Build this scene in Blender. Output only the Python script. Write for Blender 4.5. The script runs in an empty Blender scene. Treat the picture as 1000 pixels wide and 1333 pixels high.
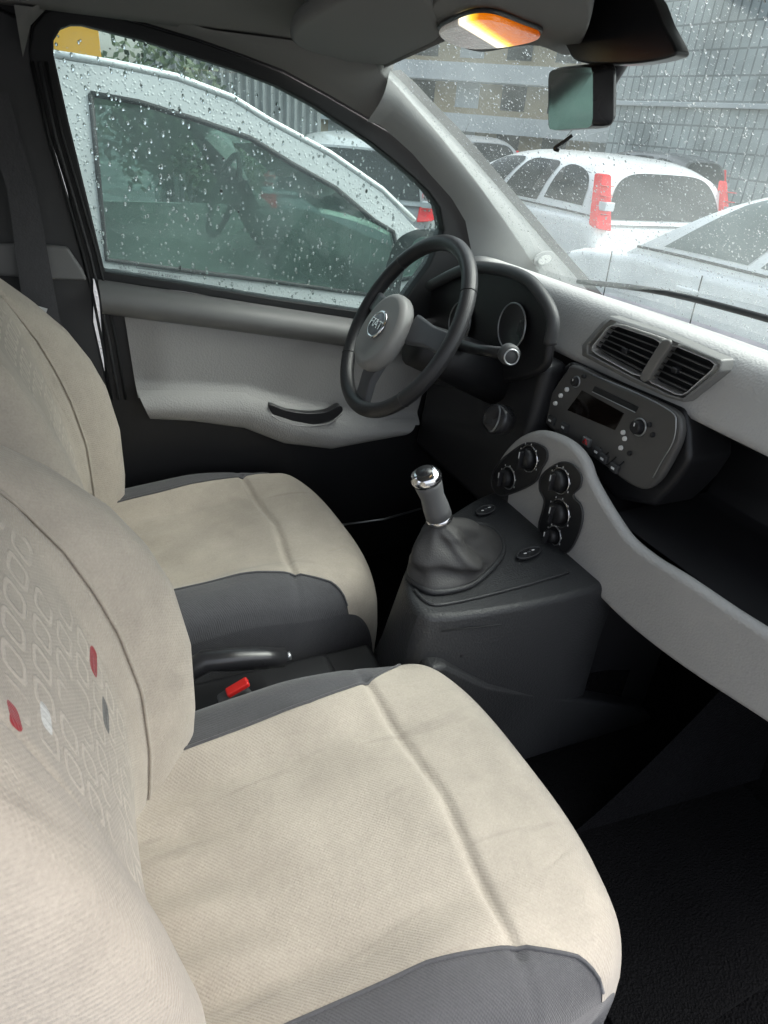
import bpy, bmesh, math, random
from mathutils import Vector, Matrix
random.seed(7)
S = bpy.context.scene
COL = S.collection
R = math.radians

# ------------------------------------------------------------------ camera
CAM = Vector((-.086, -.822, 1.341))
YAW, PITCH, ROLL, FPX = R(63.9), R(-30.0), R(4.8), 874.0
fw = Vector((math.cos(PITCH)*math.cos(YAW), math.cos(PITCH)*math.sin(YAW), math.sin(PITCH)))
r0 = Vector((math.sin(YAW), -math.cos(YAW), 0)); u0 = r0.cross(fw)
rt = r0*math.cos(ROLL) + u0*math.sin(ROLL); up = -r0*math.sin(ROLL) + u0*math.cos(ROLL)
cd = bpy.data.cameras.new('camera'); cam = bpy.data.objects.new('camera', cd); COL.objects.link(cam)
M = Matrix((rt, up, -fw)).transposed().to_4x4(); M.translation = CAM
cam.matrix_world = M
cd.sensor_fit = 'VERTICAL'; cd.sensor_height = 24; cd.lens = FPX/1333*24
cd.clip_start = .02; cd.clip_end = 500
S.camera = cam

# ------------------------------------------------------------------ light
w = bpy.data.worlds.new('World'); S.world = w; w.use_nodes = True
nt = w.node_tree; bg = nt.nodes['Background']
sky = nt.nodes.new('ShaderNodeTexSky'); sky.sky_type = 'NISHITA'; sky.sun_disc = False
SUN_EL, SUN_AZ = R(52), R(-8)     # direction to the sun: azimuth from +x
sky.sun_elevation = SUN_EL; sky.sun_rotation = R(90)-SUN_AZ
sky.air_density = 1.0; sky.dust_density = 5.0; sky.ozone_density = 1.0
hs = nt.nodes.new('ShaderNodeHueSaturation'); hs.inputs['Saturation'].default_value = .4
nt.links.new(sky.outputs[0], hs.inputs['Color']); nt.links.new(hs.outputs[0], bg.inputs[0])
bg.inputs[1].default_value = .15
sl = bpy.data.lights.new('sun', 'SUN'); sun = bpy.data.objects.new('sun', sl); COL.objects.link(sun)
sl.energy = 0.5; sl.angle = R(50); sl.color = (1, .98, .95)
sd = Vector((math.cos(SUN_EL)*math.cos(SUN_AZ), math.cos(SUN_EL)*math.sin(SUN_AZ), math.sin(SUN_EL)))
sun.rotation_euler = sd.to_track_quat('Z', 'Y').to_euler()
S.view_settings.view_transform = 'Standard'; S.view_settings.look = 'None'
S.view_settings.exposure = 1.55; S.view_settings.gamma = 1
S.view_settings.use_curve_mapping = False

# ------------------------------------------------------------------ helpers
def at(u, v, ax, val):
    """world point on the real surface plane (ax = 0,1,2) sighted in the survey picture 1000x1333"""
    d = fw + (u-500)/FPX*rt - (v-666.5)/FPX*up
    t = (val-CAM[ax])/d[ax]
    return CAM + t*d
def atl(pts, ax, val): return [at(a, b, ax, val) for a, b in pts]

def tag(o, label=None, cat=None, group=None, kind=None):
    if label: o['label'] = label
    if cat: o['category'] = cat
    if group: o['group'] = group
    if kind: o['kind'] = kind
    return o
def thing(name, label, cat, loc=(0, 0, 0), group=None):
    o = bpy.data.objects.new(name, None); COL.objects.link(o); o.location = loc
    o.empty_display_size = .05
    return tag(o, label, cat, group)
def link(name, me, m, parent=None, smooth=False, bevel=0, seg=3, subsurf=0, weld=False):
    o = bpy.data.objects.new(name, me); COL.objects.link(o)
    if m: me.materials.append(m)
    if parent:
        o.parent = parent
        o.matrix_parent_inverse = Matrix.Translation(-parent.location) if parent.parent is None else Matrix.Identity(4)
    if smooth or bevel:
        for p in me.polygons: p.use_smooth = True
    if bevel:
        b = o.modifiers.new('b', 'BEVEL'); b.width = bevel; b.segments = seg; b.limit_method = 'ANGLE'; b.angle_limit = R(35)
        b.harden_normals = False
        wn = o.modifiers.new('wn', 'WEIGHTED_NORMAL'); wn.keep_sharp = True
    if subsurf:
        s = o.modifiers.new('s', 'SUBSURF'); s.levels = s.render_levels = subsurf
    return o
def root_loc(o):
    v = Vector((0, 0, 0))
    while o: v += o.location; o = o.parent
    return v
def mesh(vs, fs, name='m'):
    me = bpy.data.meshes.new(name); me.from_pydata([tuple(v) for v in vs], [], fs); me.validate(); me.update()
    bm = bmesh.new(); bm.from_mesh(me); bmesh.ops.recalc_face_normals(bm, faces=bm.faces); bm.to_mesh(me); bm.free()
    return me
def prism(pts, off):
    """closed slab: polygon pts (world) extruded by vector off"""
    off = Vector(off); n = len(pts)
    vs = [Vector(p) for p in pts] + [Vector(p)+off for p in pts]
    fs = [list(range(n)), list(range(2*n-1, n-1, -1))] + [[i, (i+1) % n, n+(i+1) % n, n+i] for i in range(n)]
    return mesh(vs, fs)
def ringprism(inner, outer, off):
    off = Vector(off); n = len(inner)
    a = [Vector(p) for p in inner]; b = [Vector(p) for p in outer]
    vs = a + b + [p+off for p in a] + [p+off for p in b]
    fs = []
    for i in range(n):
        j = (i+1) % n
        fs += [[i, j, n+j, n+i], [2*n+i, 3*n+i, 3*n+j, 2*n+j], [i, 2*n+i, 2*n+j, j], [n+i, n+j, 3*n+j, 3*n+i]]
    return mesh(vs, fs)
def smoothpts(pts, n=4, closed=True):
    """Catmull-Rom through tuples"""
    out = []; m = len(pts); P = [Vector(p) for p in pts]
    rng = range(m) if closed else range(m-1)
    for i in rng:
        if closed: a, b, c, d = P[i-1], P[i], P[(i+1) % m], P[(i+2) % m]
        else: a, b, c, d = P[max(i-1, 0)], P[i], P[i+1], P[min(i+2, m-1)]
        for k in range(n):
            t = k/n
            out.append(.5*((2*b)+(c-a)*t+(2*a-5*b+4*c-d)*t*t+(3*b-a-3*c+d)*t**3))
    if not closed: out.append(P[-1])
    return out
def box(cx, cy, cz, sx, sy, sz, rot=None):
    vs = []
    for x in (-1, 1):
        for y in (-1, 1):
            for z in (-1, 1):
                v = Vector((x*sx/2, y*sy/2, z*sz/2))
                if rot is not None: v = rot @ v
                vs.append(v+Vector((cx, cy, cz)))
    return mesh(vs, [[0, 1, 3, 2], [4, 6, 7, 5], [0, 4, 5, 1], [2, 3, 7, 6], [0, 2, 6, 4], [1, 5, 7, 3]])
def grid(f, nu, nv, uvf=None, closeu=False):
    vs = []; uvs = []
    for j in range(nv+1):
        for i in range(nu+(0 if closeu else 1)):
            vs.append(f(i/nu, j/nv)); uvs.append(uvf(i/nu, j/nv) if uvf else (i/nu, j/nv))
    nn = nu if closeu else nu+1
    fs = [[j*nn+i, j*nn+(i+1) % nn, (j+1)*nn+(i+1) % nn, (j+1)*nn+i] for j in range(nv) for i in range(nu)]
    me = bpy.data.meshes.new('g'); me.from_pydata([tuple(v) for v in vs], [], fs); me.update()
    ul = me.uv_layers.new(name='UVMap')
    for p in me.polygons:
        for li in p.loop_indices: ul.data[li].uv = uvs[me.loops[li].vertex_index]
    return me
def tube(pts, rad, n=10, caps=True, flat=1.0):
    pts = [Vector(p) for p in pts]; vs = []; fs = []
    nrm = None
    for i, p in enumerate(pts):
        t = (pts[min(i+1, len(pts)-1)]-pts[max(i-1, 0)]).normalized()
        if nrm is None:
            nrm = t.orthogonal().normalized()
        nrm = (nrm - t*nrm.dot(t)).normalized(); b = t.cross(nrm)
        r = rad[i] if isinstance(rad, (list, tuple)) else rad
        for k in range(n):
            a = 2*math.pi*k/n; vs.append(p+r*(math.cos(a)*nrm+flat*math.sin(a)*b))
    for i in range(len(pts)-1):
        for k in range(n):
            fs.append([i*n+k, i*n+(k+1) % n, (i+1)*n+(k+1) % n, (i+1)*n+k])
    if caps: fs += [list(range(n-1, -1, -1)), [(len(pts)-1)*n+k for k in range(n)]]
    return mesh(vs, fs)
def lathe(c, axis, prof, n=28, ref=None):
    """prof: list (radius, height along axis)"""
    axis = Vector(axis).normalized(); a = axis.orthogonal().normalized() if ref is None else Vector(ref).normalized(); b = axis.cross(a)
    vs = []; fs = []
    for r, h in prof:
        for k in range(n):
            t = 2*math.pi*k/n; vs.append(Vector(c)+axis*h+max(r, 1e-5)*(math.cos(t)*a+math.sin(t)*b))
    for i in range(len(prof)-1):
        for k in range(n): fs.append([i*n+k, i*n+(k+1) % n, (i+1)*n+(k+1) % n, (i+1)*n+k])
    fs += [list(range(n-1, -1, -1)), [(len(prof)-1)*n+k for k in range(n)]]
    return mesh(vs, fs)
def torus(c, ax_u, ax_v, Rr, r, nr=72, n=14, sq=1.0):
    c = Vector(c); U = Vector(ax_u).normalized(); V = Vector(ax_v).normalized(); N = U.cross(V)
    def f(i, j):
        a = 2*math.pi*i; b = 2*math.pi*j
        d = math.cos(a)*U+math.sin(a)*V
        return c+d*(Rr+r*math.cos(b))+N*r*sq*math.sin(b)
    me = grid(f, nr, n, closeu=True)
    return me
def join(meshes):
    bm = bmesh.new()
    for me in meshes: bm.from_mesh(me)
    out = bpy.data.meshes.new('j'); bm.to_mesh(out); bm.free(); return out
def ip(x, xs, ys):
    if x <= xs[0]: return ys[0]
    for i in range(len(xs)-1):
        if x <= xs[i+1]:
            t = (x-xs[i])/(xs[i+1]-xs[i]); return ys[i]+(ys[i+1]-ys[i])*t
    return ys[-1]
def sst(a, b, x):
    t = min(1, max(0, (x-a)/(b-a))); return t*t*(3-2*t)
def lerp(a, b, t): return a+(b-a)*t

# ------------------------------------------------------------------ materials
class NT:
    def __init__(s, name):
        s.m = bpy.data.materials.new(name); s.m.use_nodes = True; s.t = s.m.node_tree
        s.b = s.t.nodes['Principled BSDF']; s.out = s.t.nodes['Material Output']
    def n(s, ty, **k):
        x = s.t.nodes.new(ty)
        for a, b in k.items(): setattr(x, a, b)
        return x
    def l(s, a, b): s.t.links.new(a, b)
    def math(s, op, a, b=None, c=None):
        x = s.n('ShaderNodeMath', operation=op)
        for i, v in enumerate((a, b, c)):
            if v is None: continue
            if isinstance(v, (int, float)): x.inputs[i].default_value = v
            else: s.l(v, x.inputs[i])
        return x.outputs[0]
    def mix(s, f, a, b):
        x = s.n('ShaderNodeMix', data_type='RGBA')
        if isinstance(f, (int, float)): x.inputs[0].default_value = f
        else: s.l(f, x.inputs[0])
        for i, v in ((6, a), (7, b)):
            if isinstance(v, tuple): x.inputs[i].default_value = (*v[:3], 1)
            else: s.l(v, x.inputs[i])
        return x.outputs[2]
def plastic(name, col, rough=.5, grain=900, bump=.15, var=.12, spec=.5, dust=.0, metal=0, dist=.0006):
    k = NT(name)
    tc = k.n('ShaderNodeTexCoord'); ns = k.n('ShaderNodeTexNoise'); ns.inputs['Scale'].default_value = 6; ns.inputs['Detail'].default_value = 5
    k.l(tc.outputs['Object'], ns.inputs['Vector'])
    lo = tuple(c*(1-var) for c in col); hi = tuple(c*(1+var)+dust for c in col)
    k.l(k.mix(ns.outputs[0], lo, hi), k.b.inputs['Base Color'])
    mr = k.n('ShaderNodeMapRange'); k.l(ns.outputs[0], mr.inputs[0]); mr.inputs[3].default_value = rough-.07; mr.inputs[4].default_value = rough+.09
    k.l(mr.outputs[0], k.b.inputs['Roughness'])
    k.b.inputs['Specular IOR Level'].default_value = spec; k.b.inputs['Metallic'].default_value = metal
    if bump:
        vo = k.n('ShaderNodeTexVoronoi'); vo.inputs['Scale'].default_value = grain; k.l(tc.outputs['Object'], vo.inputs['Vector'])
        bp = k.n('ShaderNodeBump'); bp.inputs['Strength'].default_value = bump; bp.inputs['Distance'].default_value = dist
        k.l(vo.outputs[0], bp.inputs['Height']); k.l(bp.outputs[0], k.b.inputs['Normal'])
    return k.m
def fabric(name, col, pattern=False, patches=(), stain=.12, weave=1400):
    k = NT(name)
    tc = k.n('ShaderNodeTexCoord'); uv = k.n('ShaderNodeUVMap'); uv.uv_map = 'UVMap'
    n1 = k.n('ShaderNodeTexNoise'); n1.inputs['Scale'].default_value = 5; n1.inputs['Detail'].default_value = 6; n1.inputs['Distortion'].default_value = .6
    n2 = k.n('ShaderNodeTexNoise'); n2.inputs['Scale'].default_value = 320; n2.inputs['Detail'].default_value = 3
    n3 = k.n('ShaderNodeTexNoise'); n3.inputs['Scale'].default_value = 22; n3.inputs['Detail'].default_value = 5; n3.inputs['Roughness'].default_value = .7
    for q in (n1, n2, n3): k.l(tc.outputs['Object'], q.inputs['Vector'])
    c1 = k.mix(k.math('MULTIPLY', sst_node(k, n1.outputs[0], .42, .66), stain*4), col, tuple(c*.74 for c in col))
    c2 = k.mix(k.math('MULTIPLY', n2.outputs[0], .5), tuple(0 for _ in col), (1, 1, 1))
    mr = k.n('ShaderNodeMapRange'); k.l(n2.outputs[0], mr.inputs[0]); mr.inputs[3].default_value = .86; mr.inputs[4].default_value = 1.12
    mr3 = k.n('ShaderNodeMapRange'); k.l(n3.outputs[0], mr3.inputs[0]); mr3.inputs[1].default_value = .35; mr3.inputs[2].default_value = .7; mr3.inputs[3].default_value = .93; mr3.inputs[4].default_value = 1.05
    fac = k.math('MULTIPLY', mr.outputs[0], mr3.outputs[0])
    vm = k.n('ShaderNodeVectorMath', operation='SCALE'); k.l(c1, vm.inputs[0]); k.l(fac, vm.inputs['Scale'])
    ms = k.n('ShaderNodeMapping'); ms.inputs['Scale'].default_value = (4, 30, 6); ms.inputs['Rotation'].default_value = (0, 0, 1.2); k.l(tc.outputs['Object'], ms.inputs[0])
    n5 = k.n('ShaderNodeTexNoise'); n5.inputs['Scale'].default_value = 1; n5.inputs['Detail'].default_value = 5; n5.inputs['Distortion'].default_value = .8; k.l(ms.outputs[0], n5.inputs['Vector'])
    sk_ = k.n('ShaderNodeVectorMath', operation='SCALE'); k.l(vm.outputs[0], sk_.inputs[0]); k.l(k.math('SUBTRACT', 1.0, k.math('MULTIPLY', sst_node(k, n5.outputs[0], .60, .72), .13 if stain > .08 else 0.0)), sk_.inputs['Scale'])
    colout = sk_.outputs[0]
    sp = k.n('ShaderNodeSeparateXYZ'); k.l(uv.outputs[0], sp.inputs[0])
    # knitted weave
    wx = k.math('SINE', k.math('MULTIPLY', sp.outputs[0], weave*1.0)); wy = k.math('SINE', k.math('MULTIPLY', sp.outputs[1], weave*1.0))
    weaveh = k.math('MULTIPLY', wx, wy)
    height = k.math('MULTIPLY', weaveh, .00022)
    height = k.math('ADD', height, k.math('MULTIPLY', n2.outputs[0], .0007))
    height = k.math('ADD', height, k.math('MULTIPLY', n3.outputs[0], .0022))
    mpg = k.n('ShaderNodeMapping'); mpg.inputs['Scale'].default_value = (20.0, 4.0, 1); mpg.inputs['Rotation'].default_value = (0, 0, .25); k.l(uv.outputs[0], mpg.inputs[0])
    n4 = k.n('ShaderNodeTexNoise'); n4.inputs['Scale'].default_value = 1; n4.inputs['Detail'].default_value = 3; n4.inputs['Distortion'].default_value = 1.2; k.l(mpg.outputs[0], n4.inputs['Vector'])
    height = k.math('ADD', height, k.math('MULTIPLY', sst_node(k, n4.outputs[0], .58, .74), .0011))
    if pattern:
        # rows of rounded squares woven into the middle panel, fading out
        sx, sy = .038, .040
        fx = k.math('SUBTRACT', k.math('FRACT', k.math('DIVIDE', sp.outputs[0], sx)), .5)
        fy = k.math('SUBTRACT', k.math('FRACT', k.math('DIVIDE', sp.outputs[1], sy)), .5)
        d = k.math('ADD', k.math('POWER', k.math('ABSOLUTE', fx), 4), k.math('POWER', k.math('ABSOLUTE', fy), 4))
        d = k.math('POWER', d, .25)
        ring = k.math('SUBTRACT', sst_node(k, d, .24, .29), sst_node(k, d, .37, .42))
        big = k.n('ShaderNodeTexNoise'); big.inputs['Scale'].default_value = 14; k.l(uv.outputs[0], big.inputs['Vector'])
        ring = k.math('MULTIPLY', ring, sst_node(k, big.outputs[0], .38, .48))
        lim = k.math('MULTIPLY', sst_node(k, sp.outputs[1], .02, .14), k.math('SUBTRACT', 1.0, sst_node(k, k.math('ABSOLUTE', sp.outputs[0]), .105, .125)))
        ring = k.math('MULTIPLY', ring, lim)
        height = k.math('ADD', height, k.math('MULTIPLY', ring, .0016))
        light = tuple(min(.8, c*1.32+.03) for c in col)
        colout = k.mix(k.math('MULTIPLY', ring, .55), colout, light)
        for (pu, pv, pw, ph, pc) in patches:
            a = k.math('DIVIDE', k.math('ABSOLUTE', k.math('SUBTRACT', sp.outputs[0], pu)), pw)
            b = k.math('DIVIDE', k.math('ABSOLUTE', k.math('SUBTRACT', sp.outputs[1], pv)), ph)
            dd = k.math('POWER', k.math('ADD', k.math('POWER', a, 3.5), k.math('POWER', b, 3.5)), .2857)
            mk = k.math('SUBTRACT', 1.0, sst_node(k, dd, .94, 1.06))
            colout = k.mix(mk, colout, pc)
    k.l(colout, k.b.inputs['Base Color'])
    bp = k.n('ShaderNodeBump'); bp.inputs['Strength'].default_value = .8; bp.inputs['Distance'].default_value = 1
    k.l(height, bp.inputs['Height']); k.l(bp.outputs[0], k.b.inputs['Normal'])
    k.b.inputs['Roughness'].default_value = .95; k.b.inputs['Specular IOR Level'].default_value = .15
    k.b.inputs['Sheen Weight'].default_value = .25; k.b.inputs['Sheen Roughness'].default_value = .5
    return k.m
def sst_node(k, x, a, b):
    m = k.n('ShaderNodeMapRange', interpolation_type='SMOOTHSTEP'); k.l(x, m.inputs[0])
    m.inputs[1].default_value = a; m.inputs[2].default_value = b
    return m.outputs[0]
def glass(name, tint=(1, 1, 1), film=.06, filmcol=(.8, .85, .85)):
    k = NT(name); t = k.t
    tr = k.n('ShaderNodeBsdfTransparent'); tr.inputs[0].default_value = (*tint, 1)
    gl = k.n('ShaderNodeBsdfGlossy'); gl.inputs['Roughness'].default_value = .01
    df = k.n('ShaderNodeBsdfTranslucent'); df.inputs[0].default_value = (*filmcol, 1)
    fr = k.n('ShaderNodeFresnel'); fr.inputs[0].default_value = 1.45
    m1 = k.n('ShaderNodeMixShader'); m2 = k.n('ShaderNodeMixShader')
    ns = k.n('ShaderNodeTexNoise'); ns.inputs['Scale'].default_value = 7; ns.inputs['Detail'].default_value = 6
    tc = k.n('ShaderNodeTexCoord'); k.l(tc.outputs['Object'], ns.inputs['Vector'])
    k.l(k.math('MULTIPLY', ns.outputs[0], film*2), m1.inputs[0])
    k.l(tr.outputs[0], m1.inputs[1]); k.l(df.outputs[0], m1.inputs[2])
    k.l(fr.outputs[0], m2.inputs[0]); k.l(m1.outputs[0], m2.inputs[1]); k.l(gl.outputs[0], m2.inputs[2])
    k.l(m2.outputs[0], k.out.inputs[0]); return k.m
def simple(name, col, rough=.5, metal=0, emit=0, ecol=None, spec=.5, trans=0, coat=0):
    k = NT(name); k.b.inputs['Base Color'].default_value = (*col, 1); k.b.inputs['Roughness'].default_value = rough
    k.b.inputs['Metallic'].default_value = metal; k.b.inputs['Specular IOR Level'].default_value = spec
    k.b.inputs['Coat Weight'].default_value = coat
    if trans: k.b.inputs['Transmission Weight'].default_value = trans
    if emit: k.b.inputs['Emission Color'].default_value = (*(ecol or col), 1); k.b.inputs['Emission Strength'].default_value = emit
    return k.m
def paint(name, col, rough=.25):
    k = NT(name)
    tc = k.n('ShaderNodeTexCoord'); ns = k.n('ShaderNodeTexNoise'); ns.inputs['Scale'].default_value = 3; ns.inputs['Detail'].default_value = 7
    k.l(tc.outputs['Object'], ns.inputs['Vector'])
    k.l(k.mix(sst_node(k, ns.outputs[0], .45, .75), col, tuple(c*.82 for c in col)), k.b.inputs['Base Color'])
    dr = k.n('ShaderNodeTexVoronoi'); dr.inputs['Scale'].default_value = 90; k.l(tc.outputs['Object'], dr.inputs['Vector'])
    bp = k.n('ShaderNodeBump'); bp.inputs['Strength'].default_value = .5; bp.inputs['Distance'].default_value = .003; bp.invert = True
    k.l(sst_node(k, dr.outputs[0], .1, .4), bp.inputs['Height']); k.l(bp.outputs[0], k.b.inputs['Normal'])
    k.b.inputs['Roughness'].default_value = rough; k.b.inputs['Coat Weight'].default_value = .6; k.b.inputs['Coat Roughness'].default_value = .08
    return k.m

LIGHT = plastic('dash_light_plastic', (.47, .465, .455), .55, 260, .6, .11, dist=.0010)
LIGHT2 = plastic('door_card_light', (.30, .297, .29), .6, 260, .6, .11, dist=.0010)
DARK = plastic('charcoal_plastic', (.045, .046, .048), .48, 900, .25, .15)
BLACK = plastic('black_plastic', (.012, .012, .0135), .45, 900, .2, .2)
SATIN = plastic('satin_black', (.022, .022, .024), .28, 900, .05, .2)
PILLAR = plastic('pillar_trim_grey', (.31, .315, .31), .8, 500, .2, .05)
HEAD = plastic('headliner_grey', (.21, .208, .20), .95, 700, .5, .06, .1)
VISOR = plastic('visor_grey', (.19, .19, .186), .9, 500, .4, .06, .15)
CARPET = plastic('black_carpet', (.006, .006, .0065), .98, 240, 1.0, .5, .05, dist=.004)
RUB = simple('black_rubber', (.012, .013, .014), .6)
CHROME = simple('chrome', (.75, .75, .76), .12, 1)
SILV = simple('silver_plastic', (.4, .41, .42), .3, .8)
WHITE = simple('white_print', (.75, .75, .74), .5)
GREYP = simple('grey_print', (.35, .35, .35), .5)
REDP = simple('red_plastic', (.55, .015, .012), .4)
BEIGE = (.43, .384, .325)
SEATF = fabric('beige_seat_fabric', BEIGE)
DARKF = fabric('charcoal_seat_fabric', (.085, .085, .09), stain=.05)
GLASS = glass('cabin_glass', (.88, .97, .94), .07, (.74, .86, .83))
WP = paint('white_paint', (.70, .72, .73))
LEATH = plastic('gaiter_leather', (.040, .039, .039), .55, 350, .5, .2)

# ------------------------------------------------------------------ seats
def uvseat(px, py, sx, sy, plane):
    pass
BX_Z = [.50, .58, .65, .75, .84, .90, .96, 1.02, 1.07, 1.10, 1.125]
BX_X = [-.045, -.020, -.011, -.009, -.023, -.045, -.078, -.128, -.175, -.205, -.25]     # bolster crest
CX_X = [-.12, -.105, -.098, -.098, -.112, -.125, -.140, -.160, -.180, -.205, -.25]       # centre
BW = [.25, .255, .258, .262, .262, .258, .25, .235, .205, .17, .10]
def back_pt(a, z, sy):
    w_ = ip(z, BX_Z, BW); xb = ip(z, BX_Z, BX_X); xc = ip(z, BX_Z, CX_X)
    b = abs(a)
    if a < 0: xb = lerp(xc, xb, .30)      # the outer bolster is worn flat by getting in and out
    x = lerp(xc-.006*math.cos(a*3), xb, sst(.42, .80, b))
    x -= .008*math.exp(-((b-.56)/.022)**2)      # stitched groove beside the middle panel
    if b > .84: x -= .075*(1-math.sqrt(max(0, 1-((b-.84)/.16)**2)))
    return Vector((x, sy+a*w_, z))
def make_seat(sx, sy, label, patches, group):
    t = thing('front_seat', label, 'car seat', (sx, sy, .30), group)
    off = Vector((sx, 0, 0))
    SP = fabric('beige_pattern_fabric', BEIGE, True, patches)
    z0, z1 = .50, 1.125
    def fb(i, j):
        z = lerp(z0, z1, j); return back_pt(-1+2*i, z, sy)+off
    def uvf(i, j):
        z = lerp(z0, z1, j); return ((-1+2*i)*ip(z, BX_Z, BW), z-z0)
    me = grid(fb, 90, 80, uvf)
    back = link('backrest', me, SP, t, True)
    # sides and rear shell
    def fs(i, j):
        z = lerp(z0, z1, j); a = -1 if i <= .5 else 1
        s = [(-1, 0), (-1, .5), (-1, 1), (1, 1), (1, .5), (1, 0)]
        p = s[round(i*5)]; q = back_pt(p[0]*.999, z, sy)+off
        d = .10+.02*(1-j)
        return q+Vector((-d*p[1], -.02*p[0]*p[1], 0))
    link('back_shell', grid(fs, 5, 20), DARKF, t, True)
    # piping seam
    for sgn in (-1, 1):
        pts = [back_pt(sgn*.56, z, sy)+off+Vector((.003, 0, 0)) for z in [z0+.04+(z1-z0-.12)*k/30 for k in range(31)]]
        link('seam', tube(pts, .0022, 6), SEATF, back, True)
    # cushion
    XR, XF = -.15, .455
    def half(s): return ip(s, [0, .3, .7, .88, 1], [.262, .268, .268, .258, .235])
    def xf(a): return XF-.055*abs(a)**3
    def bb(s): return ip(s, [0, .25, .5, .68, .80, .87], [.66, .67, .69, .76, .88, 1.0])
    def top(s, a):
        b = abs(a); x = lerp(XR, xf(a), s); y = sy+a*half(s)
        z = .568+.032*sst(0, .75, s)
        z += .030*sst(.45, .72, b)*(1-sst(.45, .85, s))
        z -= .012*(1-sst(0, .8, b))*(1-s)
        z -= .0075*math.exp(-((x-(.262-.03*abs(a)))/.006)**2)*(1 if b < .8 else .3)
        z += .0035*math.sin(y*95+x*20)*math.exp(-max(0, x+.05)*16)*(1-sst(.5, .8, b)); z += .004*math.sin(x*31+a*2.1)*math.sin(a*4.0+x*9)*(1-sst(.5, .9, b))
        if s > .84: z -= .17*(1-math.sqrt(max(0, 1-((s-.84)/.16)**2)))
        if b > .80: z -= .06*(1-math.sqrt(max(0, 1-((b-.80)/.20)**2)))
        return Vector((x, y, z))+off
    def fc(i, j):
        s = j; return top(s, (-1+2*i)*bb(s))
    cush = link('cushion', grid(fc, 80, 110, lambda i, j: ((-1+2*i)*bb(j)*.26, j*.6)), SEATF, t, True)
    for sgn in (-1, 1):
        def fl(i, j):
            s = j*.87; a = lerp(bb(s), 1, i); return top(s, sgn*a)
        b1 = grid(fl, 14, 80, lambda i, j: (i*.1, j*.6))
        def fk(i, j):     # skirt down the side and round the front
            s = j; p = top(s, sgn); q = Vector((p.x-.02*i, p.y-sgn*.012*i*i, lerp(p.z, .36, i))); return q
        b2 = grid(fk, 6, 60, lambda i, j: (i*.2, j*.6))
        link('side_bolster', join([b1, b2]), DARKF, t, True)
        pts = [top(s, sgn*bb(s))+Vector((0, 0, .001)) for s in [k/50*.865 for k in range(51)]]
        link('seam', tube(pts, .0022, 6), DARKF, cush, True)
    def ff(i, j):
        p = top(1, -1+2*i); return Vector((p.x-.05*j, p.y, lerp(p.z, .33, j)))
    link('front_skirt', grid(ff, 20, 4), DARKF, t, True)
    link('seat_base', box(sx+.12, sy, .33, .46, .44, .10), BLACK, t, False, .02)
    return t
PY, DY = -.350, .355
RED_, DRK_, WHT_ = (.30, .03, .035), (.12, .118, .11), (.60, .60, .58)
pp = [(.098, .352, .018, .010, RED_), (-.116, .506, .011, .007, RED_), (.0565, .317, .020, .011, DRK_), (-.078, .461, .013, .008, WHT_)]
dp = [(-.040, .293, .015, .009, DRK_), (-.070, .350, .015, .009, RED_)]
make_seat(0, PY, 'beige fabric passenger seat with charcoal side bolsters in the foreground, nearest the camera', pp, 'front seats')
make_seat(-.022, DY, 'beige fabric driver seat between the gear lever and the far door', dp, 'front seats')
hr = lathe((-.225, DY, 1.225), (0, 1, 0), [(.0, -.13), (.04, -.128), (.062, -.11), (.068, -.05), (.068, .05), (.062, .11), (.04, .128), (0, .13)], 28)
for v_ in hr.vertices: v_.co.z = 1.225+(v_.co.z-1.225)*1.45
hrt = thing('headrest', 'charcoal headrest on top of the driver seat at the left edge', 'headrest', (-.225, DY, 1.10))
link('pad', hr, DARKF, hrt, True, subsurf=1)
for s_ in (-1, 1): link('post', tube([(-.215, DY+s_*.06, 1.08), (-.225, DY+s_*.06, 1.18)], .006), CHROME, hrt, True)

# ------------------------------------------------------------------ own car shell
car = thing('car_body', 'grey trimmed car cabin shell with roof lining, pillars, floor and rain covered windscreen', 'car body', (0, 0, -.2))
# door opening / glass outline in the plane of the driver's window
GL = [(70, 71), (70, 52), (79, 37), (92, 32), (107, 32), (185, 52), (257, 75), (310, 92), (362, 112), (410, 138), (455, 167), (485, 187), (510, 207), (536, 229), (558, 250), (572, 270), (578, 300), (560, 345), (520, 400), (490, 409), (360, 390), (240, 370), (137, 354), (112, 250), (90, 160)]
GO = [(38, 68), (42, 35), (58, 15), (84, 8), (112, 11), (188, 32), (258, 53), (318, 74), (370, 94), (425, 124), (477, 154), (512, 174), (536, 192), (565, 217), (590, 248), (606, 270), (622, 305), (610, 360), (560, 415), (500, 421), (360, 400), (240, 380), (112, 362), (88, 250), (60, 160)]
YG = .665
_q = [at(u, -18, 2, 1.49) for u in (1150, 1080, 1000, 930, 870)]
FRY = [-.66]+[p.y for p in _q]+[-.02, .06, .3, .62]; FRX = [_q[0].x]+[p.x for p in _q]+[.50, .54, .53, .46]
# roof lining
def head(i, j):
    y = lerp(.62, -.66, i); x = lerp(.54, -1.5, j)
    z = 1.505-.055*abs(y/.66)**2.5+.0*x
    fr = ip(y, FRY, FRX)
    x = lerp(fr, -1.5, j)
    if j < .05: z += 0
    return Vector((x, y, z-.02*math.exp(-((x-fr)/.05)**2)))
hl = link('roof_lining', grid(head, 40, 40), HEAD, car, True)
hl.modifiers.new('s', 'SOLIDIFY').thickness = -.03; hl.modifiers['s'].offset = 1
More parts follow.
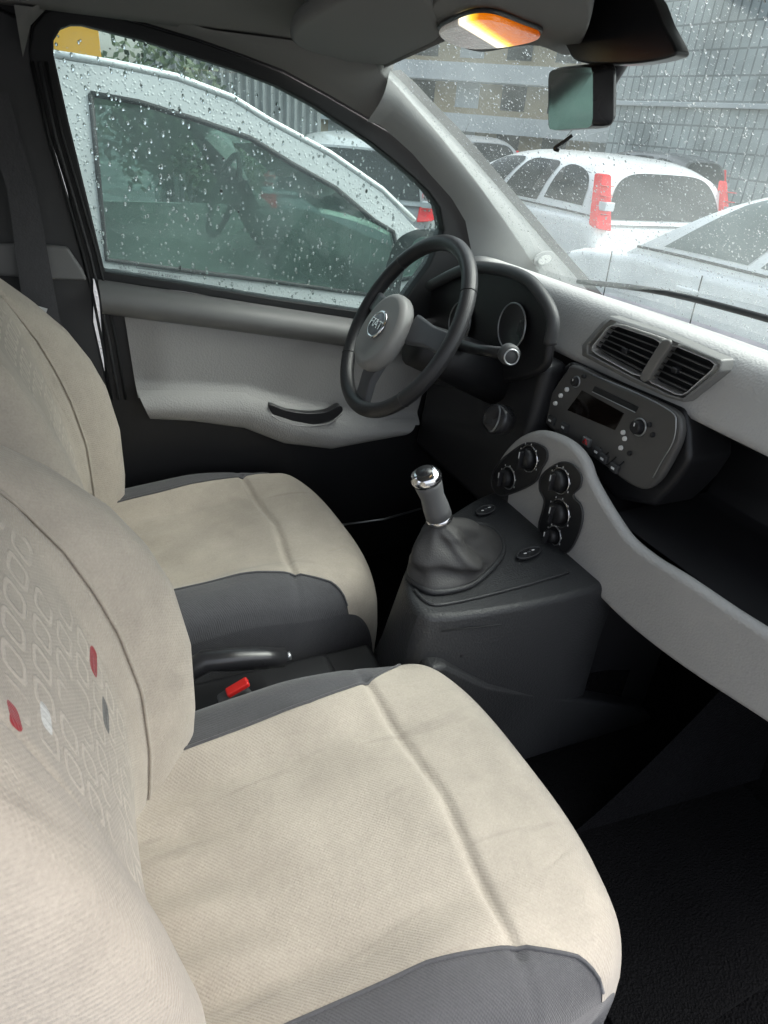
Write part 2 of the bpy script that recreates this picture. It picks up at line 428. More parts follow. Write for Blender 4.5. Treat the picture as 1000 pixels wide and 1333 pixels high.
# roof rail between lining and door frame
rail_o = [at(a, b, 1, .652) for a, b in [(30, 75), (40, 33), (60, 12), (86, 5), (112, 8), (188, 29), (258, 50), (318, 71), (370, 91), (425, 121), (477, 151), (495, 160)]]
def railf(i, j):
    k = i*(len(rail_o)-1); a = int(min(k, len(rail_o)-2)); p = rail_o[a].lerp(rail_o[a+1], k-a)
    zt = 1.505-.055*(.62/.66)**2.5
    q = Vector((p.x, .60, max(p.z+.012, zt-.0)))
    m_ = p.lerp(q, j); m_.y -= .012*math.sin(math.pi*j); return m_
link('roof_rail_trim', grid(railf, 44, 6), HEAD, car, True)
# windscreen pillar trim, soft light grey
Lp = [(478, 158), (494, 162), (515, 180), (537, 200), (561, 228), (588, 258), (606, 288), (612, 318), (618, 350), (630, 395)]
Rp = [(508, 92), (528, 111), (547, 132), (577, 163), (606, 195), (640, 234), (676, 276), (712, 318), (745, 355), (775, 390)]
def pil(i, j):
    k = i*(len(Lp)-1); a = int(min(k, len(Lp)-2)); f_ = k-a
    l_ = at(lerp(Lp[a][0], Lp[a+1][0], f_), lerp(Lp[a][1], Lp[a+1][1], f_), 1, .635)
    r_ = at(lerp(Rp[a][0], Rp[a+1][0], f_), lerp(Rp[a][1], Rp[a+1][1], f_), 1, .60)
    p = l_.lerp(r_, j); p.y -= .022*math.sin(math.pi*min(1, j*1.05))
    return p
pl = link('windscreen_pillar', grid(pil, 60, 14), PILLAR, car, True)
pts = [pil(.0+.0*k, .04+.92*k/20)+Vector((-.002, -.002, 0)) for k in range(21)]
# black band of the screen edge
Rs = [at(a, b, 1, .602) for a, b in Rp]; Ro = [at(a+d, b-1, 1, .615) for (a, b), d in zip(Rp, [14, 15, 15, 16, 16, 15, 15, 14, 14, 14])]
n_ = len(Rs)
link('screen_seal', mesh(Rs+Ro, [[i, i+1, n_+i+1, n_+i] for i in range(n_-1)]), RUB, car, True)
# oval clip on the pillar foot
c0 = at(706, 336, 1, .585)
ov = [c0+Vector((.030*math.cos(t)*1.0, -.004, .017*math.sin(t)+.005*math.cos(t))) for t in [2*math.pi*k/28 for k in range(28)]]
oc = link('airbag_tag', prism(ov, (0, -.004, 0)), PILLAR, pl, False, .0015)
ov2 = [c0+(p-c0)*.62+Vector((0, -.007, -.002)) for p in ov]
link('tag_inlay', prism(ov2, (0, -.002, 0)), LIGHT, oc, False, .0008)
cr_ = atl([(38, 68), (42, 35), (58, 15), (84, 8), (112, 11), (188, 32), (258, 53), (318, 74), (370, 94), (425, 124), (477, 154), (500, 166)], 1, .672)
crt = [Vector((p.x, .672, 1.56)) for p in reversed(cr_)]
link('cant_rail', prism(cr_+crt+[Vector((-1.4, .672, 1.56)), Vector((-1.4, .672, 1.40)), Vector((-.14, .672, 1.40))], (0, .03, 0)), BLACK, car)
link('roof_skin', grid(lambda i, j: Vector((lerp(.46, -1.5, i), lerp(.70, -.70, j), 1.555+.03*math.sin(math.pi*j))), 8, 8), WP, car, True)
# B pillar
bp_ = atl([(-60, -20), (40, 30), (42, 80), (63, 176), (88, 260), (110, 340), (122, 366), (122, 420), (140, 500), (150, 620), (60, 700), (-80, 400)], 1, .66)
link('side_pillar', prism(bp_, (0, .05, 0)), DARK, car, False, .006)
bt = atl([(-60, 318), (40, 318), (88, 322), (108, 352), (114, 366), (60, 364), (-60, 355)], 1, .64)
link('pillar_lower_trim', prism(bt, (0, .02, 0)), plastic('pillar_mid_grey', (.17, .172, .172), .6), car, False, .006)
for d in (0, 9, 18):
    pts = [at(a+d, b, 1, .652-.001*d/9) for a, b in [(42, 80), (63, 176), (88, 260), (108, 330), (120, 380), (134, 450), (146, 520)]]
    link('weather_strip', tube(pts, .0028, 6), DARK if d == 9 else RUB, car, True)
# windscreen glass
WL = [Vector((.97, .60, 1.045)), Vector((.48, .60, 1.425))]
def wind(i, j):
    y = lerp(.61, -.66, i); c = 1-(y/.66)**2
    base = Vector((.965+.085*c, y, 1.045)); tp = Vector((.475+.085*c, y, 1.43+.075*c**.6 if c > 0 else 1.43))
    p = base.lerp(tp, j); p.x += .02*math.sin(math.pi*j); return p
ws = link('windscreen', grid(lambda i, j: wind(i, j*1.22), 24, 20), GLASS, car, True)
# bonnet, cowl
def bon(i, j):
    y = lerp(.68, -.68, i); x = lerp(1.10, 1.85, j)
    z = .985-.02*abs(y/.68)**2-.16*j**1.5-.02*j
    return Vector((x-.09*abs(y/.68)**2, y, z))
link('bonnet', grid(bon, 24, 24), WP, car, True)
link('scuttle', grid(lambda i, j: Vector((lerp(.985, 1.12, j)+.05*(1-(lerp(-1, 1, i))**2)*(1-j), lerp(.66, -.66, i), lerp(1.03, .99, j))), 20, 3), BLACK, car, True)
link('floor', box(.2, 0, .235, 2.2, 1.36, .03), CARPET, car)
link('tunnel', box(.25, .0, .33, 1.6, .19, .18), CARPET, car, False, .03)
link('bulkhead', box(1.06, 0, .62, .05, 1.36, .8), CARPET, car)
link('outer_sill', box(.2, .72, .06, 2.2, .06, .2), WP, car, False, .02)
link('sill_edge', tube(atl([(440, 684), (500, 676), (548, 662)], 1, .60), .003, 6), SILV, car, True)
link('floor_mat', prism([(.47, -.62, .252), (.99, -.60, .252), (1.0, -.14, .252), (.47, -.12, .252)], (0, 0, .008)), plastic('mat_grey', (.006, .006, .0065), .95, 300, 1.0, .5, .08, dist=.003), car, False, .003)
ta, tb = at(740, 1088, 2, .262), at(1120, 975, 2, .262)
def toe(i, j):
    p = ta.lerp(tb, i); return p+Vector((.30*j, 0, .33*j**1.25+.006*math.sin(i*23)*math.sin(j*9)))
link('toe_board', grid(toe, 40, 20), plastic('kick_carpet', (.007, .007, .008), .95, 200, 1.0, .5, .06, dist=.004), car, True)
wip = [(1.04, .52, 1.045), (1.00, .2, 1.09), (.985, -.15, 1.105)]
link('wiper', tube(smoothpts(wip, 6, False), .006, 8), RUB, car, True)

# ------------------------------------------------------------------ driver's door
door = thing('front_door', 'driver door with light grey inset panel, black lower trim and raindrop covered window', 'car door', (.3, .68, .1))
inn = atl(GL, 1, YG-.01); out_ = atl(GO, 1, YG-.01)
link('window_frame', ringprism(inn, out_, (0, .045, 0)), RUB, door, False, .004)
gl_ = link('window_glass', prism([at(a, b, 1, YG+.012) for a, b in GL], (0, .001, 0)), GLASS, door)
base = atl([(128, 366), (240, 384), (360, 402), (500, 420), (640, 430), (700, 560), (760, 760), (520, 830), (200, 820), (160, 690), (140, 520)], 1, .655)
link('door_card', prism(base, (0, .03, 0)), BLACK, door, False, .006)
# sill roll
def sill(i, j):
    u = lerp(126, 640, i); vt = 360+(u-134)*.158; p = at(u, vt, 1, YG-.01)
    t = math.pi*j*.95; r_ = .033
    return Vector((p.x, YG-.005-.052*math.sin(t)**.8, p.z-.006-r_*(1-math.cos(t))))
link('sill_roll', grid(sill, 40, 14), plastic('sill_grey', (.15, .152, .15), .5, 700, .3), door, True)
# inset panel, gently pillowed
def insetf(i, j):
    tp = [(160, 398), (250, 405), (333, 416), (424, 431), (500, 452), (560, 475)]
    bt_ = [(178, 512), (250, 512), (318, 515), (380, 534), (450, 548), (540, 548)]
    k = i*5; a = int(min(k, 4)); f_ = k-a
    T = (lerp(tp[a][0], tp[a+1][0], f_), lerp(tp[a][1], tp[a+1][1], f_)); B = (lerp(bt_[a][0], bt_[a+1][0], f_), lerp(bt_[a][1], bt_[a+1][1], f_))
    p = at(T[0], T[1], 1, .645).lerp(at(B[0], B[1], 1, .645), j)
    e = min(i*8, (1-i)*8, j*6, 1); e = sst(0, 1, max(0, e))
    p.y -= .014*e + .028*sst(.82, 1, j)
    return p
link('inset_panel', grid(insetf, 50, 30), LIGHT2, door, True)
def armf(i, j):
    tp = [(178, 508), (250, 508), (318, 511), (380, 530), (450, 545), (540, 545)]
    bt_ = [(196, 545), (250, 548), (318, 557), (370, 577), (430, 584), (520, 566)]
    k = i*5; a = int(min(k, 4)); f_ = k-a
    T = (lerp(tp[a][0], tp[a+1][0], f_), lerp(tp[a][1], tp[a+1][1], f_)); B = (lerp(bt_[a][0], bt_[a+1][0], f_), lerp(bt_[a][1], bt_[a+1][1], f_))
    p = at(T[0], T[1], 1, .617).lerp(at(B[0], B[1], 1, .617), j)
    p.y -= .03*math.sin(math.pi*min(1, j*1.0))**.6
    return p
link('armrest', grid(armf, 50, 14), LIGHT2, door, True)
cr = smoothpts([(352, 527, 0), (372, 534, 0), (400, 538, 0), (425, 536, 0), (442, 528, 0), (446, 536, 0), (428, 549, 0), (398, 553, 0), (370, 548, 0), (354, 538, 0)], 4)
hd = link('pull_handle', prism([at(p.x, p.y, 1, .592) for p in cr], (0, .02, 0)), SATIN, door, False, .003)
link('pull_lip', tube([at(p.x, p.y, 1, .59) for p in smoothpts([(354, 541, 0), (370, 550, 0), (398, 555, 0), (428, 551, 0), (446, 538, 0)], 5, False)], .0018, 6), LIGHT2, hd, True)
# exterior mirror outside the driver's window
em = thing('door_mirror', 'black exterior mirror with pale glass seen through the driver window behind the steering wheel', 'wing mirror', (.73, .84, .98))
mo = smoothpts([(512, 318, 0), (535, 300, 0), (562, 298, 0), (575, 310, 0), (560, 350, 0), (535, 392, 0), (505, 398, 0), (497, 370, 0)], 4)
link('housing', prism([at(p.x, p.y, 0, .78) for p in mo], (.09, 0, 0)), SATIN, em, False, .02)
mg = smoothpts([(538, 316, 0), (556, 308, 0), (562, 318, 0), (552, 350, 0), (536, 384, 0), (522, 386, 0), (524, 360, 0)], 4)
link('mirror_glass', prism([at(p.x, p.y, 0, .776) for p in mg], (.004, 0, 0)), simple('mirror', (.8, .82, .82), .03, 1), em)
# etched marks on the glass
def text(body, size, loc, xdir, ydir, m, parent, name='lettering', ext=.0004, align='CENTER'):
    cu = bpy.data.curves.new(name, 'FONT'); cu.body = body; cu.size = size; cu.extrude = ext; cu.align_x = align; cu.align_y = 'CENTER'
    tmp = bpy.data.objects.new('tmp', cu); COL.objects.link(tmp)
    dg = bpy.context.evaluated_depsgraph_get(); me = bpy.data.meshes.new_from_object(tmp.evaluated_get(dg))
    bpy.data.objects.remove(tmp)
    X = Vector(xdir).normalized(); Y = Vector(ydir); Y = (Y-X*Y.dot(X)).normalized(); Z = X.cross(Y)
    T = Matrix((X, Y, Z)).transposed().to_4x4(); T.translation = Vector(loc); me.transform(T)
    return link(name, me, m, parent)
gx = (at(246, 362, 1, YG+.01)-at(160, 350, 1, YG+.01)).normalized(); gy = Vector((0, 0, 1))
ETCH = simple('etched_grey', (.16, .17, .18), .8)
tx = text('SECURITAS A SEKURIT', .0085, at(208, 358, 1, YG+.010), gx, gy, ETCH, door)
for a, b in [((178, 343), (178, 349)), ((178, 349), (253, 358)), ((253, 358), (253, 352)), ((146, 350), (170, 353))]:
    link('etched_line', tube([at(*a, 1, YG+.010), at(*b, 1, YG+.010)], .0006, 5), ETCH, door)
for k_, b_ in enumerate(['D 90 K2', 'E3 43R', '00 14']):
    text(b_, .006, at(160, 339+5*k_, 1, YG+.010), gx, gy, ETCH, door)

# ------------------------------------------------------------------ seat belt
sb = thing('seat_belt', 'black seat belt with a white label hanging by the side pillar behind the driver seat', 'seat belt', (-.2, .6, .5))
bl = [at(a, b, 1, .618) for a, b in [(-30, 120), (10, 250), (30, 400), (70, 560)]]; br = [at(a, b, 1, .618) for a, b in [(10, 120), (48, 250), (75, 400), (110, 560)]]
link('webbing', mesh(bl+br, [[i, i+1, 5+i, 4+i] for i in range(3)]), DARKF, sb)
lab = atl([(48, 398), (62, 402), (54, 428), (38, 424)], 1, .612)
lb = link('label', prism(lab, (0, .001, 0)), WHITE, sb)
for q in range(3):
    a = at(46+(-3*q), 406+6*q, 1, .611); b = at(56+(-3*q), 409+6*q, 1, .611)
    link('label_bar', tube([a, b], .0016, 5), RUB, lb)

# ------------------------------------------------------------------ dashboard
dash = thing('dashboard', 'light grey dashboard with centre vents, radio, climate dials and open passenger shelf', 'dashboard', (.9, 0, .5))
# upper pad: loft of sections along y
def sec(y):
    bow = .0+.03*(1-(y/.62)**2) if abs(y) < .62 else 0
    xb = .955+.085*(1-(y/.66)**2)
    hump = .0
    return [(xb, 1.030), (xb-.03, 1.052), (.93, 1.060), (.85+bow*.3, 1.084), (.815+bow*.3, 1.086), (.802+bow*.2, 1.078), (.797, 1.06), (.795, 1.02), (.793, .990), (.79, .972), (.80, .962), (.86, .956), (.98, .95)]
YS = [.64-.05*k for k in range(27)]
def dsf(i, j):
    y = lerp(.64, -.68, i); s_ = sec(y); k = j*(len(s_)-1); a = int(min(k, len(s_)-2)); f_ = k-a
    return Vector((lerp(s_[a][0], s_[a+1][0], f_), y, lerp(s_[a][1], s_[a+1][1], f_)))
link('top_pad', grid(dsf, 50, 12), LIGHT, dash, True, subsurf=1)
# shelf interior
def shf(i, j):
    y = lerp(-.05, -.68, i); s_ = [(.82, .955), (.975, .95), (.985, .90), (.985, .80), (.975, .775), (.74, .765)]
    k = j*5; a = int(min(k, 4)); f_ = k-a; return Vector((lerp(s_[a][0], s_[a+1][0], f_), y, lerp(s_[a][1], s_[a+1][1], f_)))
link('shelf', grid(shf, 10, 30), BLACK, dash, True)
link('shelf_back', box(1.0, -.1, .80, .02, 1.4, .4), BLACK, dash)
# lower panel that sweeps from the climate controls to the glove box
LPo = [(695, 561), (722, 566), (745, 580), (760, 600), (768, 622), (780, 645), (797, 673), (818, 702), (850, 728), (889, 752), (952, 795), (999, 825), (1060, 868), (1200, 960), (1180, 1060), (1080, 1000), (996, 942), (912, 887), (860, 850), (813, 812), (775, 775), (744, 745), (705, 718), (672, 692), (648, 662), (636, 636), (645, 604), (668, 574)]
lp = smoothpts([(a, b, 0) for a, b in LPo], 4)
def lpx(v): return 0.72
link('lower_panel', prism([at(p.x, p.y, 0, .712) for p in lp], (.024, 0, 0)), plastic('lower_panel_grey', (.40, .395, .385), .55, 260, .6, .12, dist=.0010), dash, False, .0115, 6)
link('stack_side', prism(atl([(700, 590), (740, 610), (790, 690), (860, 752), (1000, 850), (1200, 990), (1150, 1040), (990, 920), (820, 800), (700, 700)], 0, .735), (.22, 0, 0)), BLACK, dash)
# column of the centre stack behind radio
st = atl([(742, 470), (890, 532), (896, 560), (898, 600), (880, 628), (850, 660), (800, 650), (745, 585), (690, 560), (700, 500)], 0, .785)
link('stack_core', prism(st, (.10, 0, 0)), BLACK, dash, False, .01)
rp = smoothpts([(a, b, 0) for a, b in [(748, 476), (800, 500), (850, 521), (878, 536), (886, 552), (884, 574), (872, 600), (856, 626), (838, 637), (815, 628), (780, 602), (735, 572), (708, 550), (708, 530), (722, 504), (736, 484)]], 4)
rad = link('radio_panel', prism([at(p.x, p.y, 0, .765) for p in rp], (.016, 0, 0)), plastic('radio_charcoal', (.085, .083, .08), .36, 900, .15), dash, False, .006)
ro = [at(p.x, p.y, 0, .7645) for p in rp]
cen = sum(ro, Vector())/len(ro)
hl_pts = [(772, 488), (830, 512), (874, 536), (880, 552), (876, 576), (862, 600), (850, 622)]  # highlight along the radio panel border, drawn in as a thin silver line
link('border_highlight', tube([at(a, b, 0, .7635) for a, b in smoothpts([(a, b, 0) for a, b in hl_pts], 4, False) for a, b in [(a, b)]] if False else [at(p.x, p.y, 0, .7635) for p in smoothpts([(a, b, 0) for a, b in hl_pts], 4, False)], .0011, 6), SILV, rad, True)
disp = atl([(758, 510), (808, 538), (812, 552), (764, 545), (734, 536)], 0, .7635)
disp = atl([(757, 508), (812, 538), (800, 560), (738, 534)], 0, .7635)
link('display', prism(disp, (.003, 0, 0)), simple('display_glass', (.006, .004, .003), .08), rad, False, .001)
sl_ = atl([(774, 503), (830, 530), (827, 536), (771, 509)], 0, .7625)
link('cd_slot', prism(sl_, (.004, 0, 0)), RUB, rad)
link('slot_lip', tube(atl([(771, 510), (827, 537)], 0, .7625), .0008, 6), SILV, rad)
def knob(u, v, x, rad_, h, m, par, nm='knob', cap=None):
    c = at(u, v, 0, x)
    o = link(nm, lathe(c, (-1, 0, .08), [(rad_*1.05, 0), (rad_*1.0, h*.15), (rad_*.95, h*.85), (rad_*.8, h), (0, h)], 24), m, par, True)
    o.data.set_sharp_from_angle(angle=R(40))
    if cap: link('index_mark', box(c.x-h-.0006, c.y, c.z+rad_*.5, .001, rad_*.16, rad_*.5), cap, o)
    return o
def ring(u, v, x, rad_, r_, m, par, nm='bezel'):
    return link(nm, torus(at(u, v, 0, x), (0, 1, 0), (0.08, 0, 1), rad_, r_, 32, 8), m, par, True)
knob(750, 497, .763, .0085, .008, BLACK, rad, cap=WHITE); ring(750, 497, .763, .010, .0012, SILV, rad)
for (u, v) in [(761, 490), (739, 507), (731, 515), (724, 525)]: knob(u, v, .763, .0042, .005, WHITE if u != 761 else BLACK, rad, 'button')
knob(832, 556, .763, .012, .012, BLACK, rad, cap=WHITE); ring(832, 556, .763, .0145, .0014, SILV, rad)
for (u, v) in [(812, 563), (814, 571), (809, 583), (820, 590), (846, 553), (850, 566)]: knob(u, v, .763, .0042, .004, WHITE if u < 815 else BLACK, rad, 'button')
# row of switches under the radio with the hazard button
for (u, v, m_) in [(718, 547, BLACK), (735, 556, BLACK), (764, 575, REDP), (778, 588, BLACK), (786, 597, BLACK), (800, 609, BLACK)]:
    c = at(u, v, 0, .761); o = link('switch', box(c.x, c.y, c.z, .008, .020, .016), SILV if m_ == REDP else DARK, rad, False, .002)
    if m_ == REDP:
        tri = [Vector((c.x-.0046, c.y+.006*math.sin(t), c.z+.006*math.cos(t))) for t in (0, 2*math.pi/3, 4*math.pi/3)]
        link('hazard_triangle', tube(tri+[tri[0]], .0011, 5), REDP, o)
    else:
        link('symbol', box(c.x-.0045, c.y, c.z, .0008, .008, .004), WHITE, o)
for q in range(4):
    a = at(782+q*10, 577+q*6+6, 0, .7625); b = at(772+q*10, 592+q*6, 0, .7625)
    link('grille_slot', tube([a, b], .0012, 5), RUB, rad)
# vents
def venth(u0, v0, u1, v1, u2, v2, u3, v3, nm='air_vent'):
    """corners TL TR BR BL"""
    X = .768
    P = [at(u0, v0, 0, X), at(u1, v1, 0, X), at(u2, v2, 0, X), at(u3, v3, 0, X)]
    c = sum(P, Vector())/4
    rr = []
    for i in range(4):
        a, b, d = P[i], P[(i+1) % 4], P[i-1]
        ra = a.lerp(d, .16); rb = a.lerp(b, .16); rr += [ra, (ra+rb+2*a)/4, rb]
    outer = [c+(p-c)*1.045 for p in rr]
    v = link(nm, ringprism(rr, outer, (.022, 0, 0)), LIGHT, dash, False, .003)
    link('vent_back', prism([p+Vector((.0185, 0, 0)) for p in rr], (.003, 0, 0)), RUB, v)
    for k in range(1, 6):
        a = P[0].lerp(P[3], k/6); b = P[1].lerp(P[2], k/6)
        link('louvre_edge', tube([a.lerp(b, .04)+Vector((.002, 0, 0)), a.lerp(b, .96)+Vector((.002, 0, 0))], .0009, 5), plastic('louvre_grey', (.09, .088, .085), .35, 900, 0), v, True)
        m = (a+b)/2; L = (b-a).length*.95
        q = (b-a).normalized()
        link('louvre', prism([m-q*L/2+Vector((.004, 0, .001)), m+q*L/2+Vector((.004, 0, .001)), m+q*L/2+Vector((.015, 0, -.005)), m-q*L/2+Vector((.015, 0, -.005))], (0, 0, .0016)), BLACK, v)
    m = P[0].lerp(P[2], .5); link('vent_tab', box(m.x+.002, m.y, m.z, .012, .012, .009), SATIN, v, False, .002)
    return v
venth(795, 422, 862, 445, 834, 492, 768, 456)
venth(872, 448, 934, 474, 887, 516, 842, 495)
bz = link('vent_bezel', ringprism(atl([(795, 417), (865, 440), (938, 470), (934, 482), (888, 519), (870, 514), (825, 492), (764, 460), (764, 450), (786, 424)], 0, .766),
     atl([(794, 411), (867, 435), (943, 468), (940, 484), (890, 524), (868, 518), (822, 497), (757, 463), (757, 449), (782, 420)], 0, .772), (.022, 0, 0)), plastic('bezel_grey', (.20, .198, .19), .4), dash, False, .003)
dv = smoothpts([(a, b, 0) for a, b in [(862, 443), (873, 447), (856, 474), (842, 496), (832, 491), (846, 466)]], 3)
link('vent_divider', prism([at(p.x, p.y, 0, .762) for p in dv], (.02, 0, 0)), plastic('divider_grey', (.18, .175, .165), .4), dash, False, .003)
# climate dials: one dark pod of three round controls and a curved row
def pod(pts, nm):
    return link(nm, prism([at(p.x, p.y, 0, .7085) for p in smoothpts([(a, b, 0) for a, b in pts], 4)], (.010, 0, 0)), SATIN, dash, False, .004)
def rimline(pts, par):
    q = [at(p.x, p.y, 0, .7075) for p in smoothpts([(a, b, 0) for a, b in pts], 4)]
    link('pod_rim', tube(q+[q[0]], .0016, 6), DARK, par, True)
PA = [(697, 577), (710, 584), (712, 597), (704, 612), (696, 628), (672, 640), (652, 645), (641, 634), (641, 618), (650, 602), (666, 588), (682, 578)]
PB_ = [(727, 603), (744, 604), (756, 618), (755, 634), (746, 645), (756, 658), (758, 676), (752, 698), (740, 718), (722, 720), (706, 706), (701, 686), (707, 662), (708, 650), (702, 636), (706, 618)]
pa = pod(PA, 'climate_pod'); pb = pod(PB_, 'climate_pod'); rimline(PA, pa); rimline(PB_, pb)
for (u, v, r_, par) in [(689, 597, .027, pa), (662, 622, .024, pa), (730, 626, .025, pb), (729, 668, .027, pb), (722, 697, .019, pb)]:
    c = at(u, v, 0, .708)
    link('bezel', torus(c+Vector((-.001, 0, 0)), (0, 1, 0), (.05, 0, 1), r_, .0013, 36, 8), CHROME if r_ > .024 else SILV, par, True)
    link('dial_knob', lathe(c, (-1, 0, .05), [(r_*.82, 0), (r_*.78, .013), (r_*.62, .017), (0, .017)], 28), BLACK, par, True)
    link('knob_grip', box(c.x-.021, c.y, c.z, .010, .0045, r_*1.35), SATIN, par, False, .0015)
    link('index_mark', box(c.x-.0265, c.y, c.z+r_*.4, .001, .0018, r_*.5), WHITE, par)
    for q in range(7):
        t = -1.9+q*3.8/6
        link('scale_mark', box(c.x-.0015, c.y+r_*1.16*math.sin(t), c.z+r_*1.16*math.cos(t), .001, .0018, .0034), WHITE, par)
for q, (u, v) in enumerate([(684, 655), (690, 662), (678, 667)]):
    link('outline_mark', torus(at(u, v, 0, .7135), (0, 1, 0), (0, 0, 1), .006, .0006, 16, 5), plastic('mark_%d' % q, (.17, .165, .16), .5), dash, True)
# instrument binnacle behind the wheel
bn = smoothpts([(a, b, 0) for a, b in [(560, 372), (610, 348), (650, 350), (684, 368), (704, 390), (718, 418), (714, 450), (702, 485), (640, 500), (560, 500), (520, 450)]], 4)
bin_ = link('binnacle', prism([at(p.x, p.y, 0, .715) for p in bn], (.02, 0, 0)), BLACK, dash, False, .01)
hood = [at(a, b, 0, .700) for a, b in [(560, 372), (606, 350), (646, 350), (684, 362), (706, 385), (720, 415), (716, 448)]]
link('hood', tube(smoothpts(hood, 5, False), .012, 10), DARK, bin_, True)
for (u, v, r_) in [(600, 420, .045), (668, 425, .045)]:
    c = at(u, v, 0, .708); g = link('gauge', lathe(c, (-1, 0, .1), [(r_, 0), (r_, .004), (r_*.92, .002), (0, .001)], 32), SATIN, bin_, True)
    link('bezel', torus(c+Vector((-.004, 0, 0)), (0, 1, 0), (.1, 0, 1), r_, .0016, 36, 6), SILV, g, True)
# knee panel and column shroud
link('knee_panel', prism([(.70, .20, .60), (.70, .64, .60), (.74, .64, .96), (.74, .20, .96)], (.06, 0, 0)), BLACK, dash, False, .02)
link('column_shroud', tube([(.53, .36, .965), (.62, .36, .93), (.74, .36, .88)], [.045, .052, .06], 16), BLACK, dash, True)
c = at(644, 545, 0, .66)
ig = link('ignition_lock', lathe(c, (-1, -.3, .3), [(.03, -.03), (.03, 0), (.024, .004), (.013, .002), (0, .002)], 28), SATIN, dash, True)
link('bezel', torus(c+Vector((-.002, 0, 0)), (.3, 1, 0), (.3, 0, 1), .026, .0018, 28, 6), SILV, ig, True)
for (y, z, x) in [(.36, .86, .70)]: pass

# ------------------------------------------------------------------ steering wheel
WC = Vector((.50, .36, 1.0)); th = R(30)
WU = Vector((math.sin(th), 0, math.cos(th))); WV = Vector((0, 1, 0)); WN = Vector((-math.cos(th), 0, math.sin(th)))   # WN toward the driver
wh = thing('steering_wheel', 'black three spoke steering wheel with grey hub in front of the driver seat', 'steering wheel', tuple(WC))
link('rim', torus(WC, WU, WV, .176, .0148, 90, 16), plastic('rim_leather', (.022, .022, .024), .38, 600, .5), wh, True)
hp = []
for k in range(40):
    t = 2*math.pi*k/40; r_ = .078*(1+.10*math.cos(2*t)-.08*math.cos(t)); r_ *= .92; hp.append(WC+WN*.012+WV*r_*1.08*math.sin(t)+WU*(r_*math.cos(t)-.024))
link('hub', prism(hp, WN*.035), plastic('hub_grey', (.24, .238, .233), .45, 800, .2), wh, False, .014, 5)
inner = [WC+WN*.046+(p-WC-WN*.012)*.62 for p in hp]
link('hub_seam', tube(inner+[inner[0]], .0009, 5), RUB, wh, True)
bc = WC+WN*.048-WU*.022
bd = link('badge', lathe(bc, WN, [(.027, 0), (.027, .003), (.023, .005), (0, .0055)], 32), simple('badge_grey', (.16, .17, .19), .25), wh, True)
link('badge_ring', torus(bc+WN*.003, WU, WV, .0255, .003, 36, 8), CHROME, bd, True)
text('FIAT', .0245, bc+WN*.0062, -WV, WU, CHROME, bd, ext=.0006)
for (a, w_) in [(R(85), .020), (R(-85), .020), (R(180), .024)]:
    d = math.cos(a)*WU+math.sin(a)*WV; s_ = WN.cross(d)
    pts = [WC+d*.055+s_*w_*1.5+WN*.02, WC+d*.12+s_*w_+WN*.012, WC+d*.168+s_*w_*1.1, WC+d*.168-s_*w_*1.1, WC+d*.12-s_*w_+WN*.012, WC+d*.055-s_*w_*1.5+WN*.02]
    link('spoke', prism(pts, -WN*.016), plastic('spoke_grey_%d' % int(math.degrees(a)), (.075, .078, .085), .38, 900, .15), wh, False, .006)
for a in (R(52), R(-52), R(128), R(-128)):
    d = math.cos(a)*WU+math.sin(a)*WV
    link('rim_joint', torus(WC+d*.176, d, WN, .0146, .0011, 20, 5), RUB, wh, True)
# stalks
sk = thing('wiper_stalk', 'black stalk with round end behind the right side of the steering wheel', 'stalk', (.60, .2, 1.0))
e = at(666, 465, 0, .575)
link('arm', tube([(.62, .33, .965), (.60, .24, .985), e+Vector((.01, .03, -.004))], [.012, .010, .011], 12), BLACK, sk, True)
k_ = link('end_knob', lathe(e+Vector((.005, .022, 0)), (-.25, -1, .1), [(.014, 0), (.018, .004), (.018, .016), (.014, .021), (0, .021)], 24), DARK, sk, True)
link('end_ring', torus(e+Vector((.0, .0, 0)), (1, -.25, 0), (0, .1, 1), .0125, .0015, 24, 6), SILV, k_, True)

# ------------------------------------------------------------------ centre console and gear lever
con = thing('centre_console', 'dark grey gear console between the seats with two oval switches', 'console', (.52, 0, .3))
ct = [(528, 752), (540, 790), (566, 803), (655, 793), (767, 768), (800, 745), (770, 715), (735, 690), (700, 655), (668, 640), (640, 640), (600, 660), (550, 700)]
cp = [at(a, b, 2, .655) for a, b in smoothpts([(a, b, 0) for a, b in ct], 3) for a, b in [(a, b)]] if False else [at(p.x, p.y, 2, .655) for p in smoothpts([(a, b, 0) for a, b in ct], 3)]
n_ = len(cp)
cmid = [Vector((p.x+(-.015 if p.x < .45 else .01), p.y*1.05-.002, .60)) for p in cp]
cm2 = [Vector((lerp(p.x, .30, sst(.5, .36, p.x)*.5), p.y*1.08-.004, .50)) for p in cp]
cbot = [Vector((lerp(p.x, .22, sst(.5, .36, p.x)*.9), p.y*1.12-.006, .27)) for p in cp]
CG = plastic('console_grey', (.026, .027, .029), .5, 260, .6, .25, dist=.0010)
link('pod', mesh(cp+cmid+cm2+cbot, [list(range(n_))]+[[r_*n_+i, r_*n_+(i+1) % n_, (r_+1)*n_+(i+1) % n_, (r_+1)*n_+i] for r_ in range(3) for i in range(n_)]), CG, con, False, .017, 5)
link('pod_ridge', tube([at(p.x, p.y, 2, .657) for p in smoothpts([(a, b, 0) for a, b in [(540, 768), (556, 784), (582, 786), (665, 767), (740, 745)]], 5, False)], .0028, 8), CG, con, True)
link('side_seam', tube([at(575, 822, 1, -.105), at(660, 812, 1, -.112), at(762, 790, 1, -.112)], .0012, 6), RUB, con, True)
for (u, v) in [(600, 850), (735, 838)]: link('screw_cover', lathe(at(u, v, 1, -.103), (0, -1, 0), [(.006, 0), (.0065, .006), (.005, .0075), (0, .0075)], 16), BLACK, con, True)
